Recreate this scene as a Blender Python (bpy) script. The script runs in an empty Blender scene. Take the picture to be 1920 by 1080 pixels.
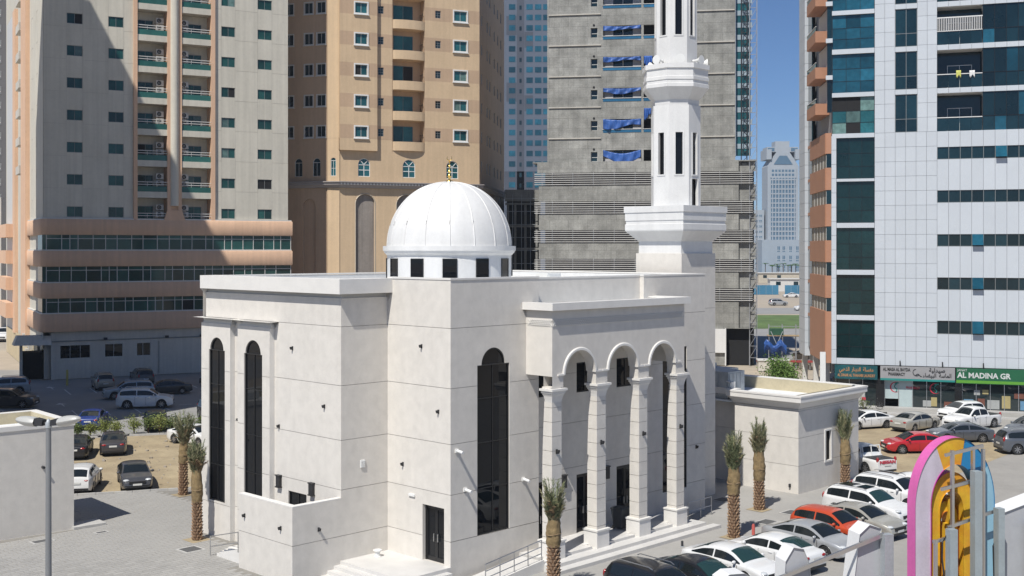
import bpy, bmesh, math, random
from mathutils import Vector, Matrix
from mathutils.geometry import tessellate_polygon
random.seed(7)
R = math.radians
scene = bpy.context.scene
col = scene.collection

# ---------------------------------------------------------------- camera, sky, sun, exposure
cam_data = bpy.data.cameras.new('camera')
cam = bpy.data.objects.new('camera', cam_data); col.objects.link(cam)
cam.location = (0, 0, 14.5); cam.rotation_euler = (R(90), 0, 0)
cam_data.sensor_width = 36.0; cam_data.lens = 2200 / 1920 * 36.0
cam_data.shift_y = -73 / 1920; cam_data.clip_start = 0.5; cam_data.clip_end = 8000
scene.camera = cam
SUN_AZ, SUN_EL = 63.0, 55.0            # shadows run towards this azimuth (from +X towards +Y)
world = bpy.data.worlds.new('World'); scene.world = world; world.use_nodes = True
wn = world.node_tree; bg = wn.nodes['Background']
sky = wn.nodes.new('ShaderNodeTexSky'); sky.sky_type = 'NISHITA'; sky.sun_disc = False
sky.sun_elevation = R(SUN_EL)
_sx, _sy = -math.cos(R(SUN_AZ)), -math.sin(R(SUN_AZ))
sky.sun_rotation = math.atan2(_sx, _sy)
sky.altitude = 0.0; sky.air_density = 0.68; sky.dust_density = 0.0; sky.ozone_density = 9.0
wn.links.new(sky.outputs[0], bg.inputs[0]); bg.inputs[1].default_value = 0.088
sun_data = bpy.data.lights.new('sun', 'SUN'); sun_data.energy = 4.9; sun_data.angle = R(0.53); sun_data.color = (1.0, 0.965, 0.9)
sun = bpy.data.objects.new('sun', sun_data); col.objects.link(sun); sun.location = (-40, -60, 90)
_d = Vector((-_sx * math.cos(R(SUN_EL)), -_sy * math.cos(R(SUN_EL)), -math.sin(R(SUN_EL))))
sun.rotation_euler = _d.to_track_quat('-Z', 'Y').to_euler()
vs = scene.view_settings; vs.view_transform = 'Standard'; vs.look = 'None'; vs.exposure = 0.08; vs.gamma = 1.0; vs.use_curve_mapping = False
scene.cycles.max_bounces = 6; scene.cycles.diffuse_bounces = 3; scene.cycles.glossy_bounces = 3
scene.cycles.transparent_max_bounces = 4; scene.cycles.use_denoising = True
scene.cycles.caustics_reflective = False; scene.cycles.caustics_refractive = False

# ---------------------------------------------------------------- materials
MATS = {}
def mat(name, c, rough=0.8, var=0.08, scale=1.0, bump=0.0, bscale=30.0, metal=0.0, spec=0.5, rnd=0.0, stain=0.0, streak=0.0, coat=0.0, emit=0.0, c2=None, dscale=None, forms=0.0):
    if name in MATS: return MATS[name]
    m = bpy.data.materials.new(name); m.use_nodes = True; nt = m.node_tree; N = nt.nodes; L = nt.links
    b = N['Principled BSDF']
    b.inputs['Roughness'].default_value = rough; b.inputs['Metallic'].default_value = metal
    b.inputs['Specular IOR Level'].default_value = spec
    if coat: b.inputs['Coat Weight'].default_value = coat; b.inputs['Coat Roughness'].default_value = 0.05
    if emit: b.inputs['Emission Color'].default_value = (*c, 1); b.inputs['Emission Strength'].default_value = emit
    cur = None
    rgb = N.new('ShaderNodeRGB'); rgb.outputs[0].default_value = (*c, 1); cur = rgb.outputs[0]
    pos = N.new('ShaderNodeNewGeometry').outputs['Position']
    def noise(sc, det=4.0, vec=None, rg=0.55):
        n = N.new('ShaderNodeTexNoise'); n.inputs['Scale'].default_value = sc; n.inputs['Detail'].default_value = det; n.inputs['Roughness'].default_value = rg
        L.new(vec or pos, n.inputs['Vector']); return n.outputs['Fac']
    def ramp(src, lo, hi, a, bb):
        r = N.new('ShaderNodeMapRange'); r.inputs['From Min'].default_value = lo; r.inputs['From Max'].default_value = hi
        r.inputs['To Min'].default_value = a; r.inputs['To Max'].default_value = bb; L.new(src, r.inputs['Value']); return r.outputs[0]
    def mul(cur, fac):
        mx = N.new('ShaderNodeVectorMath'); mx.operation = 'SCALE'; L.new(cur, mx.inputs[0]); L.new(fac, mx.inputs['Scale']); return mx.outputs[0]
    def mix(cur, c2, fac):
        mx = N.new('ShaderNodeMix'); mx.data_type = 'RGBA'; L.new(fac, mx.inputs['Factor']); L.new(cur, mx.inputs[6]); mx.inputs[7].default_value = (*c2, 1); return mx.outputs[2]
    if c2: cur = mix(cur, c2, ramp(noise(dscale or scale * 0.5, 6.0, rg=0.65), 0.42, 0.62, 0, 1))
    if var:
        cur = mul(cur, ramp(noise(scale, 6.0), 0.3, 0.7, 1 - var, 1 + var))
        cur = mul(cur, ramp(noise(scale * 9.0, 3.0), 0.3, 0.7, 1 - var * 0.6, 1 + var * 0.6))
    if stain:
        cur = mix(cur, tuple(x * 0.55 for x in c), ramp(noise(scale * 0.35, 8.0, rg=0.7), 0.52, 0.75, 0, stain))
    if streak:
        mp = N.new('ShaderNodeMapping'); mp.inputs['Scale'].default_value = (1.6, 1.6, 0.06); L.new(pos, mp.inputs['Vector'])
        cur = mul(cur, ramp(noise(1.5, 5.0, mp.outputs[0]), 0.35, 0.68, 1.0, 1 - streak))
    if forms:      # shutter-board marks cast into raw concrete
        sx = N.new('ShaderNodeSeparateXYZ'); L.new(pos, sx.inputs[0]); cx_ = N.new('ShaderNodeCombineXYZ'); L.new(sx.outputs[0], cx_.inputs[0]); L.new(sx.outputs[2], cx_.inputs[1])
        for (bw, bh, ms, am) in ((2.4, 1.3, 0.035, forms), (1.2, 0.3, 0.03, forms * 0.35)):
            bt_ = N.new('ShaderNodeTexBrick'); bt_.inputs['Scale'].default_value = 1.0; bt_.inputs['Mortar Size'].default_value = ms; bt_.inputs['Brick Width'].default_value = bw; bt_.inputs['Row Height'].default_value = bh
            bt_.inputs['Color1'].default_value = (1, 1, 1, 1); bt_.inputs['Color2'].default_value = (1 - am * .5,) * 3 + (1,); bt_.inputs['Mortar'].default_value = (1 - am,) * 3 + (1,); bt_.inputs['Mortar Smooth'].default_value = 0.3
            L.new(cx_.outputs[0], bt_.inputs['Vector']); mm_ = N.new('ShaderNodeMix'); mm_.data_type = 'RGBA'; mm_.blend_type = 'MULTIPLY'; mm_.inputs['Factor'].default_value = 1.0; L.new(cur, mm_.inputs[6]); L.new(bt_.outputs['Color'], mm_.inputs[7]); cur = mm_.outputs[2]
    if rnd:
        oi = N.new('ShaderNodeObjectInfo'); cur = mul(cur, ramp(oi.outputs['Random'], 0, 1, 1 - rnd, 1 + rnd))
    L.new(cur, b.inputs['Base Color'])
    if bump:
        bp = N.new('ShaderNodeBump'); bp.inputs['Strength'].default_value = bump; bp.inputs['Distance'].default_value = 0.02
        L.new(noise(bscale, 4.0), bp.inputs['Height']); L.new(bp.outputs[0], b.inputs['Normal'])
    MATS[name] = m
    return m

STONE = mat('pale_stone', (0.66, 0.625, 0.572), 0.75, 0.055, 2.2, 0.1, 12, rnd=0.02, stain=0.14, streak=0.035)
STONE2 = mat('trim_stone', (0.70, 0.68, 0.645), 0.7, 0.04, 1.6, 0.06, 14)
MORTAR = mat('joint_mortar', (0.45, 0.415, 0.37), 0.95, 0.05)  # mortar colour of the groove backs
WHITE = mat('white_paint', (0.705, 0.70, 0.685), 0.5, 0.04, 0.9, stain=0.14, streak=0.07)
ROOFW = mat('roof_membrane', (0.72, 0.74, 0.75), 0.7, 0.08, 0.6, stain=0.2)
BLACKGLASS = mat('black_glass', (0.006, 0.007, 0.009), 0.02, 0.0, spec=0.28)
BLACKFRAME = mat('black_frame', (0.012, 0.012, 0.013), 0.35, 0.0)
DARKMETAL = mat('dark_fixture', (0.025, 0.025, 0.027), 0.5, 0.0)
STEEL = mat('brushed_steel', (0.55, 0.55, 0.55), 0.35, 0.05, 3, metal=0.9)
GALV = mat('galvanised_steel', (0.40, 0.43, 0.45), 0.5, 0.12, 2.5, metal=0.25)
WHITEPLASTIC = mat('white_plastic', (0.75, 0.75, 0.73), 0.45, 0.02)
GOLD = mat('gilt_metal', (0.75, 0.52, 0.16), 0.25, 0.03, metal=1.0)

# ---------------------------------------------------------------- mesh builder
class MB:
    def __init__(s): s.v = []; s.f = []
    def poly(s, pts):
        i = len(s.v); s.v += [tuple(p) for p in pts]; s.f.append(list(range(i, i + len(pts)))); return s
    def hexa(s, p):
        i = len(s.v); s.v += [tuple(q) for q in p]
        for q in ((0, 3, 2, 1), (4, 5, 6, 7), (0, 1, 5, 4), (1, 2, 6, 5), (2, 3, 7, 6), (3, 0, 4, 7)): s.f.append([i + k for k in q])
        return s
    def box(s, x0, x1, y0, y1, z0, z1):
        s.hexa([(x0, y0, z0), (x1, y0, z0), (x1, y1, z0), (x0, y1, z0), (x0, y0, z1), (x1, y0, z1), (x1, y1, z1), (x0, y1, z1)]); return s
    def boxP(s, P, s0, s1, d0, d1, z0, z1):
        s.hexa([P(s0, d0, z0), P(s1, d0, z0), P(s1, d1, z0), P(s0, d1, z0), P(s0, d0, z1), P(s1, d0, z1), P(s1, d1, z1), P(s0, d1, z1)]); return s
    def prism(s, pts, z0, z1, caps=True):
        n = len(pts); i = len(s.v)
        s.v += [(p[0], p[1], z0) for p in pts] + [(p[0], p[1], z1) for p in pts]
        for k in range(n): s.f.append([i + k, i + (k + 1) % n, i + n + (k + 1) % n, i + n + k])
        if caps: s.f.append([i + n + k for k in range(n)]); s.f.append([i + k for k in range(n)][::-1])
        return s
    def frustum(s, p0, z0, p1, z1, caps=True):
        n = len(p0); i = len(s.v)
        s.v += [(p[0], p[1], z0) for p in p0] + [(p[0], p[1], z1) for p in p1]
        for k in range(n): s.f.append([i + k, i + (k + 1) % n, i + n + (k + 1) % n, i + n + k])
        if caps: s.f.append([i + n + k for k in range(n)]); s.f.append([i + k for k in range(n)][::-1])
        return s
    def revolve(s, prof, n=32, c=(0, 0), a0=0.0, cap=True):
        i = len(s.v); m = len(prof)
        for k in range(n):
            a = a0 + 2 * math.pi * k / n
            for (r, z) in prof: s.v.append((c[0] + r * math.cos(a), c[1] + r * math.sin(a), z))
        for k in range(n):
            k2 = (k + 1) % n
            for j in range(m - 1): s.f.append([i + k * m + j, i + k2 * m + j, i + k2 * m + j + 1, i + k * m + j + 1])
        if cap:
            if prof[0][0] > 1e-4: s.f.append([i + k * m for k in range(n)][::-1])
            if prof[-1][0] > 1e-4: s.f.append([i + k * m + m - 1 for k in range(n)])
        return s
    def tube(s, path, r, n=6, cap=True):
        path = [Vector(p) for p in path]; i = len(s.v); rs = r if isinstance(r, (list, tuple)) else [r] * len(path)
        for k, p in enumerate(path):
            t = (path[min(k + 1, len(path) - 1)] - path[max(k - 1, 0)]).normalized()
            a = t.orthogonal().normalized() if abs(t.z) < 0.95 else Vector((1, 0, 0)).cross(t).normalized()
            if abs(t.z) < 0.95: a = Vector((0, 0, 1)).cross(t).normalized()
            b = t.cross(a)
            for j in range(n):
                an = 2 * math.pi * j / n; s.v.append(tuple(p + (a * math.cos(an) + b * math.sin(an)) * rs[k]))
        for k in range(len(path) - 1):
            for j in range(n): s.f.append([i + k * n + j, i + k * n + (j + 1) % n, i + (k + 1) * n + (j + 1) % n, i + (k + 1) * n + j])
        if cap: s.f.append([i + j for j in range(n)][::-1]); s.f.append([i + (len(path) - 1) * n + j for j in range(n)])
        return s
    def bar(s, a, b, w, h=None):
        a = Vector(a); b = Vector(b); h = h or w; t = (b - a).normalized()
        up = Vector((0, 0, 1)) if abs(t.z) < 0.98 else Vector((0, 1, 0))
        x = t.cross(up).normalized() * w / 2; y = x.cross(t).normalized() * h / 2
        s.hexa([a - x - y, a + x - y, a + x + y, a - x + y, b - x - y, b + x - y, b + x + y, b - x + y]); return s
    def sweep(s, path, prof, closed=False, side=1):
        P = [Vector((p[0], p[1])) for p in path]; n = len(P); m = len(prof); i = len(s.v)
        for k in range(n):
            dirs = []
            if closed or k > 0: dirs.append((P[k] - P[k - 1]).normalized())
            if closed or k < n - 1: dirs.append((P[(k + 1) % n] - P[k]).normalized())
            ns = [Vector((d.y, -d.x)) * side for d in dirs]
            if len(ns) == 1: nn = ns[0]
            else:
                nn = (ns[0] + ns[1]); nn = nn / max(1e-6, nn.length_squared) * 2
            for (o, z) in prof: s.v.append((P[k].x + nn.x * o, P[k].y + nn.y * o, z))
        for k in range(n if closed else n - 1):
            k2 = (k + 1) % n
            for j in range(m - 1): s.f.append([i + k * m + j, i + k2 * m + j, i + k2 * m + j + 1, i + k * m + j + 1])
        if not closed: s.f.append([i + j for j in range(m)]); s.f.append([i + (n - 1) * m + j for j in range(m)][::-1])
        return s
    def mesh(s, name, m, smooth=None):
        me = bpy.data.meshes.new(name); me.from_pydata(s.v, [], s.f)
        if m is not None: me.materials.append(m)
        if smooth is not None:
            bm = bmesh.new(); bm.from_mesh(me); bmesh.ops.remove_doubles(bm, verts=bm.verts, dist=0.0005)
            bmesh.ops.recalc_face_normals(bm, faces=bm.faces); bm.to_mesh(me); bm.free()
            me.shade_smooth()
            if smooth < 180: me.set_sharp_from_angle(angle=R(smooth))
        me.update(); return me
    def build(s, name, m, parent=None, smooth=None, loc=None, rotz=0, **tg):
        return obj(name, s.mesh(name, m, smooth), parent, loc, rotz, **tg)

def obj(name, data, parent=None, loc=None, rotz=0, label=None, cat=None, group=None, kind=None):
    o = bpy.data.objects.new(name, data); col.objects.link(o)
    if parent: o.parent = parent
    if loc: o.location = loc
    if rotz: o.rotation_euler = (0, 0, rotz)
    tag(o, label, cat, group, kind); return o
def tag(o, label=None, cat=None, group=None, kind=None):
    if label: o['label'] = label
    if cat: o['category'] = cat
    if group: o['group'] = group
    if kind: o['kind'] = kind
    return o
def thing(name, label, cat, loc=(0, 0, 0), rotz=0, group=None):
    return obj(name, None, None, loc, rotz, label, cat, group)
def box(name, m, parent, *b): return MB().box(*b).build(name, m, parent)
def copy_tree(o, parent=None):
    c = o.copy(); col.objects.link(c); c.parent = parent
    for ch in list(o.children): copy_tree(ch, c)
    return c
def area(poly, z, m, name, parent=None, **tg):
    mb = MB(); pts = [(p[0], p[1], z) for p in poly]
    mb.v = pts; mb.f = [list(t) for t in tessellate_polygon([[Vector(p) for p in pts]])]
    return mb.build(name, m, parent, **tg)
def text(name, s, size, m, parent, loc, rot, ext=0.01, align='CENTER', sx=1.0, fit=None, bold=0.0):
    cu = bpy.data.curves.new(name, 'FONT'); cu.body = s; cu.size = size; cu.extrude = ext; cu.align_x = align; cu.align_y = 'CENTER'
    cu.resolution_u = 2; cu.offset = bold; cu.materials.append(m)
    f = bpy.data.objects.new(name + '_curve', cu); col.objects.link(f); bpy.context.view_layer.update()
    me = bpy.data.meshes.new_from_object(f.evaluated_get(bpy.context.evaluated_depsgraph_get())); bpy.data.objects.remove(f)
    if fit:
        xs_ = [v.co.x for v in me.vertices]; sx = fit / max(0.01, max(xs_) - min(xs_))
    o = obj(name, me, parent, loc); o.rotation_euler = rot; o.scale = (sx, 1, 1); return o

# wall with openings: opening = list of (z, left, right), z not decreasing
def o_rect(l, r, b, t): return [(b, l, r), (t, l, r)]
def o_arch(l, r, b, sp, n=12):
    c, rad = (l + r) / 2, (r - l) / 2; pts = [(b, l, r)] if sp > b else []
    for k in range(n + 1):
        a = math.pi / 2 * k / n; pts.append((sp + rad * math.sin(a), c - rad * math.cos(a), c + rad * math.cos(a)))
    return pts
def o_eval(o, za, zb):
    zm = (za + zb) / 2
    if zm <= o[0][0] or zm >= o[-1][0]: return None
    for k in range(len(o) - 1):
        (z0, l0, r0), (z1, l1, r1) = o[k], o[k + 1]
        if z0 <= zm <= z1 and z1 - z0 > 1e-7:
            f = lambda z: ((l0 + (l1 - l0) * (z - z0) / (z1 - z0)), (r0 + (r1 - r0) * (z - z0) / (z1 - z0)))
            return f(za), f(zb)
def wall(parent, P, s0, s1, z0, z1, ops, m, joints=(), gap=0.021, rev=0.2, name='stone_course', groove=MORTAR, gd=0.03, vj=()):
    brk = {z0, z1}
    for j in joints:
        if z0 < j < z1: brk |= {j - gap / 2, j + gap / 2}
    for o in ops: brk |= {p[0] for p in o if z0 < p[0] < z1}
    brk = sorted(brk); mbs = []; cur = MB(); gr = MB(); out = []
    for za, zb in zip(brk, brk[1:]):
        if zb - za < 1e-6: continue
        zm = (za + zb) / 2; isgap = any(abs(zm - j) < gap / 2 for j in joints)
        ev = sorted([e for e in (o_eval(o, za, zb) for o in ops) if e], key=lambda e: e[0][0])
        xs = [((s0, s0), None)] + [((e[0][0], e[1][0]), (e[0][1], e[1][1])) for e in ev]
        L = (s0, s0)
        for e in ev + [None]:
            Rr = (e[0][0], e[1][0]) if e else (s1, s1)
            if Rr[0] - L[0] > 1e-5 or Rr[1] - L[1] > 1e-5:
                t = gr if isgap else cur; d = gd if isgap else 0
                t.poly([P(L[0], d, za), P(Rr[0], d, za), P(Rr[1], d, zb), P(L[1], d, zb)])
                if isgap:
                    gr.poly([P(L[0], 0, za), P(Rr[0], 0, za), P(Rr[0], d, za), P(L[0], d, za)]); gr.poly([P(L[1], 0, zb), P(Rr[1], 0, zb), P(Rr[1], d, zb), P(L[1], d, zb)])
            if e:
                for q in (0, 1):
                    a, b2 = e[0][q], e[1][q]
                    cur.poly([P(a, 0, za), P(b2, 0, zb), P(b2, rev, zb), P(a, rev, za)])
                L = (e[0][1], e[1][1])
        if isgap and cur.f: mbs.append(cur); cur = MB()
    if cur.f: mbs.append(cur)
    cur = mbs[-1]
    for o in ops:
        for k, (z, l, r) in enumerate(o):
            if k == 0 or k == len(o) - 1:
                if r - l > 1e-3 and z0 + 1e-4 < z < z1 - 1e-4: cur.poly([P(l, 0, z), P(r, 0, z), P(r, rev, z), P(l, rev, z)])
            elif abs(o[k - 1][0] - z) < 1e-6:
                _, l2, r2 = o[k - 1]
                cur.poly([P(l, 0, z), P(l2, 0, z), P(l2, rev, z), P(l, rev, z)]); cur.poly([P(r, 0, z), P(r2, 0, z), P(r2, rev, z), P(r, rev, z)])
    for q in mbs: out += build_split(q, name, m, parent)
    if gr.f: build_split(gr, 'joint', groove, parent)
    return out
def build_split(q, name, m, parent):
    key = lambda p: (round(p[0], 4), round(p[1], 4), round(p[2], 4)); par = {}
    def find(a):
        while par[a] != a: par[a] = par[par[a]]; a = par[a]
        return a
    ks = [key(p) for p in q.v]
    for k in ks: par.setdefault(k, k)
    for f in q.f:
        for i in f[1:]: par[find(ks[i])] = find(ks[f[0]])
    groups = {}
    for f in q.f: groups.setdefault(find(ks[f[0]]), []).append(f)
    out = []
    for fs in groups.values():
        mb = MB()
        for f in fs: mb.poly([q.v[i] for i in f])
        out.append(mb.build(name, m, parent))
    return out
def PR(u0, v0): return lambda s, d, z: (u0 + s, v0 + d, z)
def PL(u0, v0): return lambda s, d, z: (u0 + d, v0 + s, z)
def window(parent, P, l, r, b, t, vs, hs, fm, gm, d=0.18, fw=0.06, fd=0.06, arch=None, name='window', n=10, inner=0.04):
    """vs, hs: mullion fractions. frame mesh plus one pane per light."""
    f = MB()
    f.boxP(P, l, l + fw, d - fd, d, b, t).boxP(P, r - fw, r, d - fd, d, b, t).boxP(P, l + fw, r - fw, d - fd, d, b, b + fw).boxP(P, l + fw, r - fw, d - fd, d, t - fw, t)
    xs = [l] + [l + (r - l) * q for q in vs] + [r]; zs = [b] + [b + (t - b) * q for q in hs] + [t]
    for x in xs[1:-1]: f.boxP(P, x - inner / 2, x + inner / 2, d - fd * 0.8, d, b + fw, t - fw)
    for z in zs[1:-1]: f.boxP(P, l + fw, r - fw, d - fd * 0.6, d, z - inner / 2, z + inner / 2)
    if arch:
        al, ar, sp = arch; c, rad = (al + ar) / 2, (ar - al) / 2
        for k in range(n * 2):
            a0, a1 = math.pi * k / (2 * n), math.pi * (k + 1) / (2 * n); q = [(rad, a0), (rad, a1), (rad - fw, a1), (rad - fw, a0)]
            p2 = [(c - rr * math.cos(a), sp + rr * math.sin(a)) for rr, a in q]
            f.hexa([P(x, d - fd, z) for x, z in p2] + [P(x, d, z) for x, z in p2])
    o = f.build(name, fm, parent)
    for x0, x1 in zip(xs, xs[1:]):
        for z0, z1 in zip(zs, zs[1:]):
            MB().boxP(P, x0 + 0.005, x1 - 0.005, d - 0.012, d + 0.03, z0 + 0.005, z1 - 0.005).build('pane', gm, o)
    if arch:
        mb = MB(); mb.poly([P(c - (rad - 0.02) * math.cos(math.pi * k / (2 * n)), d - 0.012, sp + (rad - 0.02) * math.sin(math.pi * k / (2 * n))) for k in range(2 * n + 1)])
        mb.build('pane', gm, o)
    return o
# ================================================================ the mosque (local x = along the right-hand face, y = along the left-hand face)
MA = R(45.35)
mosque = thing('mosque', 'white stone mosque with ribbed dome, arched portico and tall minaret', 'mosque', (-2.68, 51.2, 0), MA)
J = [11.03, 8.4, 5.96, 3.75, 1.7]
TOP = 13.17
# corner block, right-hand face
tall_open = [(1.7, 1.61, 3.64), (9.3, 1.61, 3.64), (9.3, 1.87, 3.37)] + o_arch(1.87, 3.37, 9.3, 9.3)[1:]
wall(mosque, PR(0, 0), 0, 5.6, 0, TOP, [tall_open], STONE, J)
window(mosque, PR(0, 0), 1.61, 3.64, 1.7, 9.32, [0.5], [0.27, 0.54, 0.8], BLACKFRAME, BLACKGLASS, 0.10, arch=(1.87, 3.37, 9.3))
# corner block, left-hand face with double door
wall(mosque, PL(0, 0), 0, 4.31, 0, TOP, [o_rect(0.42, 1.86, 0.6, 3.1)], STONE, J, rev=0.3)
def door(P, l, r, b, t, leaves=2, d=0.25):
    f = MB(); fw = 0.08
    f.boxP(P, l, l + fw, d - 0.08, d, b, t).boxP(P, r - fw, r, d - 0.08, d, b, t).boxP(P, l + fw, r - fw, d - 0.08, d, t - fw, t)
    o = f.build('door', BLACKFRAME, mosque)
    w = (r - l - 2 * fw) / leaves
    for k in range(leaves):
        a = l + fw + k * w + 0.006; e = a + w - 0.012
        g = MB(); g.boxP(P, a, a + 0.07, d - 0.05, d, b + 0.01, t - fw - 0.006).boxP(P, e - 0.07, e, d - 0.05, d, b + 0.01, t - fw - 0.006)
        g.boxP(P, a + 0.07, e - 0.07, d - 0.05, d, b + 0.01, b + 0.2).boxP(P, a + 0.07, e - 0.07, d - 0.05, d, t - fw - 0.1, t - fw - 0.006)
        g.build('door_leaf', BLACKFRAME, o)
        MB().boxP(P, a + 0.06, e - 0.06, d - 0.02, d + 0.02, b + 0.19, t - fw - 0.09).build('pane', BLACKGLASS, o)
        hx = e - 0.14 if k % 2 == 0 else a + 0.10
        MB().boxP(P, hx, hx + 0.035, d - 0.12, d - 0.05, b + 0.9, b + 1.25).build('handle', STEEL, o)
door(PL(0, 0), 0.42, 1.86, 0.6, 3.1)
# wing: short return face and long face with two arched windows in shallow bays
WB = -2.67; W0 = 4.31; W1 = W0 + 11.4
wall(mosque, PR(0, W0), -5.27, 0, 0, 3.35, [], STONE, J)
wall(mosque, PR(0, W0), WB, 0, 3.35, 12.3, [], STONE, J)
def arched(l, r, b, sp, inset=0.12):
    return [(b, l, r), (sp, l, r), (sp, l + inset, r - inset)] + o_arch(l + inset, r - inset, sp, sp)[1:]
bays = [(W0 + 8.67, W0 + 11.38, W0 + 9.16, W0 + 10.66, 1.8), (W0 + 5.21, W0 + 7.99, W0 + 5.84, W0 + 7.42, 1.8)]
mid_s = W0 + 5.21
wall(mosque, PL(WB, 0), W0, mid_s, 0, 12.3, [o_rect(W0 + 2.62, W0 + 4.07, 1.0, 3.15)], STONE, J)
window(mosque, PL(WB, 0), W0 + 2.62, W0 + 4.07, 1.0, 3.15, [0.5], [], BLACKFRAME, BLACKGLASS, 0.12)
wall(mosque, PL(WB, 0), mid_s, W1, 10.75, 12.3, [], STONE, J)
wall(mosque, PL(WB, 0), bays[1][1], bays[0][0], 0, 10.75, [], STONE, J)
for (a, e, l, r, b) in bays:
    pp = PL(WB - 0.28, 0)
    wall(mosque, pp, a, e, 0, 10.75, [arched(l, r, b, 9.42)], STONE, J, rev=0.22)
    window(mosque, pp, l, r, b, 9.44, [0.5], [0.24, 0.48, 0.77], BLACKFRAME, BLACKGLASS, 0.12, arch=(l + 0.12, r - 0.12, 9.42))
    mb = MB(); mb.boxP(pp, a, a + 0.002, 0, 0.28, 0, 10.75); mb.boxP(pp, e - 0.002, e, 0, 0.28, 0, 10.75); mb.build('bay_side', STONE2, mosque)
    mb = MB(); mb.sweep([(WB, e + 0.06), (WB - 0.28, e + 0.06), (WB - 0.28, a - 0.06), (WB, a - 0.06)], [(0, 10.72), (0.06, 10.74), (0.16, 10.9), (0.2, 10.9), (0.2, 10.99), (-0.3, 11.03)], side=-1)
    mb.build('bay_cornice', STONE2, mosque)
# wing cornice
cpath = [(WB, W1), (WB, W0), (0, W0)]
MB().sweep(cpath, [(0, 12.12), (0.05, 12.12), (0.06, 12.2), (0.09, 12.26), (0.14, 12.42), (0.23, 12.62), (0.36, 12.80), (0.50, 12.90), (0.55, 12.91), (0.55, 13.10), (0.58, 13.10), (0.58, 13.16), (-0.35, 13.16), (-0.35, 12.5)], side=-1).build('cornice', STONE2, mosque, smooth=25)
# low entrance wall in front of the wing
LB = -5.27; LE = W0 + 4.2
wall(mosque, PL(LB, 0), W0, LE, 0, 3.35, [], STONE, J)
mb = MB(); mb.box(LB, LB + 0.3, W0 + 0.003, LE, 3.352, 3.40); mb.box(LB + 0.3, WB, W0 + 0.003, W0 + 0.3, 3.352, 3.40); mb.build('coping', STONE2, mosque)
mb = MB(); mb.box(LB + 0.298, LB + 0.3, W0 + 0.3, LE, 0, 3.35); mb.box(LB + 0.3, WB - 0.002, W0 + 0.298, W0 + 0.3, 0, 3.35); mb.box(LB + 0.002, LB + 0.3, LE - 0.002, LE, 0, 3.35); mb.build('inner_face', STONE, mosque)
for k in range(4):
    box('step', STONE2, mosque, LB + 0.35, WB - 0.3, LE - 0.9 + 0.35 * k, LE + 1.5, 0.0 if k == 0 else 0.15 * (3 - k) + 0.002, 0.15 * (4 - k)) if k == 0 else box('step', STONE2, mosque, LB + 0.35, WB - 0.3, LE + 1.5 + 0.32 * (k - 1), LE + 1.5 + 0.32 * k, 0, 0.15 * (4 - k))
rail = MB()
for (a, z) in ((LE + 0.3, 0.6), (LE + 2.7, 0.0)): rail.tube([(LB + 0.15, a, z), (LB + 0.15, a, z + 0.95)], 0.025)
for q in (0.45, 0.93): rail.tube([(LB + 0.15, LE + 0.3, 0.6 + q), (LB + 0.15, LE + 2.7, 0.0 + q)], 0.025)
rail.build('handrail', STEEL, mosque)
# upper wall behind the portico, and porch back wall
VB = 0.6; VB2 = 0.35
doors = [(5.62, 6.95), (8.96, 10.35), (12.05, 13.6)]
ops = [o_rect(a, b, 0.45, 3.34) for a, b in doors] + [o_rect(a, b, 7.4, 8.88) for a, b in doors]
wall(mosque, PR(0, VB), 5.6, 13.98, 0, 13.1, ops, STONE, J)
for a, b in doors:
    door(PR(0, VB), a, b, 0.45, 3.34, 2, 0.15)
    window(mosque, PR(0, VB), a, b, 7.4, 8.88, [0.5], [], BLACKFRAME, BLACKGLASS, 0.12)
wall(mosque, PR(0, VB2), 13.98, 19.45, 0, 13.1, [arched(15.6, 17.75, 1.5, 9.2, 0.2)], STONE, J)
window(mosque, PR(0, VB2), 15.6, 17.75, 1.5, 9.22, [0.5], [0.27, 0.54, 0.8], BLACKFRAME, BLACKGLASS, 0.10, arch=(15.8, 17.55, 9.2))
mb = MB(); mb.box(13.978, 13.98, VB2, VB, 0, 13.1); mb.box(5.598, 5.6, 0, VB, 0, TOP); mb.box(19.448, 19.45, VB2 + 0.002, 16, 0, 13.1); mb.box(WB, 19.45, 15.99, 16.0, 0, 12.9); mb.box(WB + 0.002, 0.3, W1 - 0.002, W1, 0, 12.3)
mb.build('return_wall', STONE, mosque)
# roof, parapet backs and copings
mb = MB(); mb.box(0.3, 19.4, 0.65, 15.9, 12.2, 12.35); mb.box(WB + 0.3, 0.3, W0 + 0.3, W1 - 0.01, 12.2, 12.352); mb.box(0.3, 5.5, 0.05, 0.65, 12.2, 12.348); mb.build('roof', ROOFW, mosque)
def coping(x0, x1, y0, y1, z): box('coping', STONE2, mosque, x0, x1, y0, y1, z - 0.08, z)
mb = MB(); mb.box(0.25, 0.3, 0.3, W0, 12.35, 13.1); mb.box(0.25, 5.55, 0.25, 0.3, 12.35, 13.1); mb.box(5.6, 13.98, VB + 0.25, VB + 0.3, 12.35, 13.05); mb.box(13.98, 19.15, VB2 + 0.25, VB2 + 0.3, 12.35, 13.05)
mb.box(19.1, 19.15, VB2 + 0.3, 15.7, 12.35, 13.05); mb.box(WB + 0.3, 19.15, 15.7, 15.75, 12.35, 13.05); mb.build('parapet_back', WHITE, mosque)
coping(-0.03, 0.32, -0.03, W0 - 0.003, TOP + 0.055); coping(0.323, 5.62, -0.03, 0.32, TOP + 0.053); coping(5.63, 13.95, VB - 0.02, VB + 0.32, 13.15); coping(13.953, 19.47, VB2 - 0.02, VB2 + 0.32, 13.152)
coping(19.12, 19.468, VB2 + 0.323, 16.02, 13.15); coping(WB, 19.117, 15.68, 16.02, 13.148); coping(5.28, 5.625, 0.323, VB + 0.9, TOP + 0.05)
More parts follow.
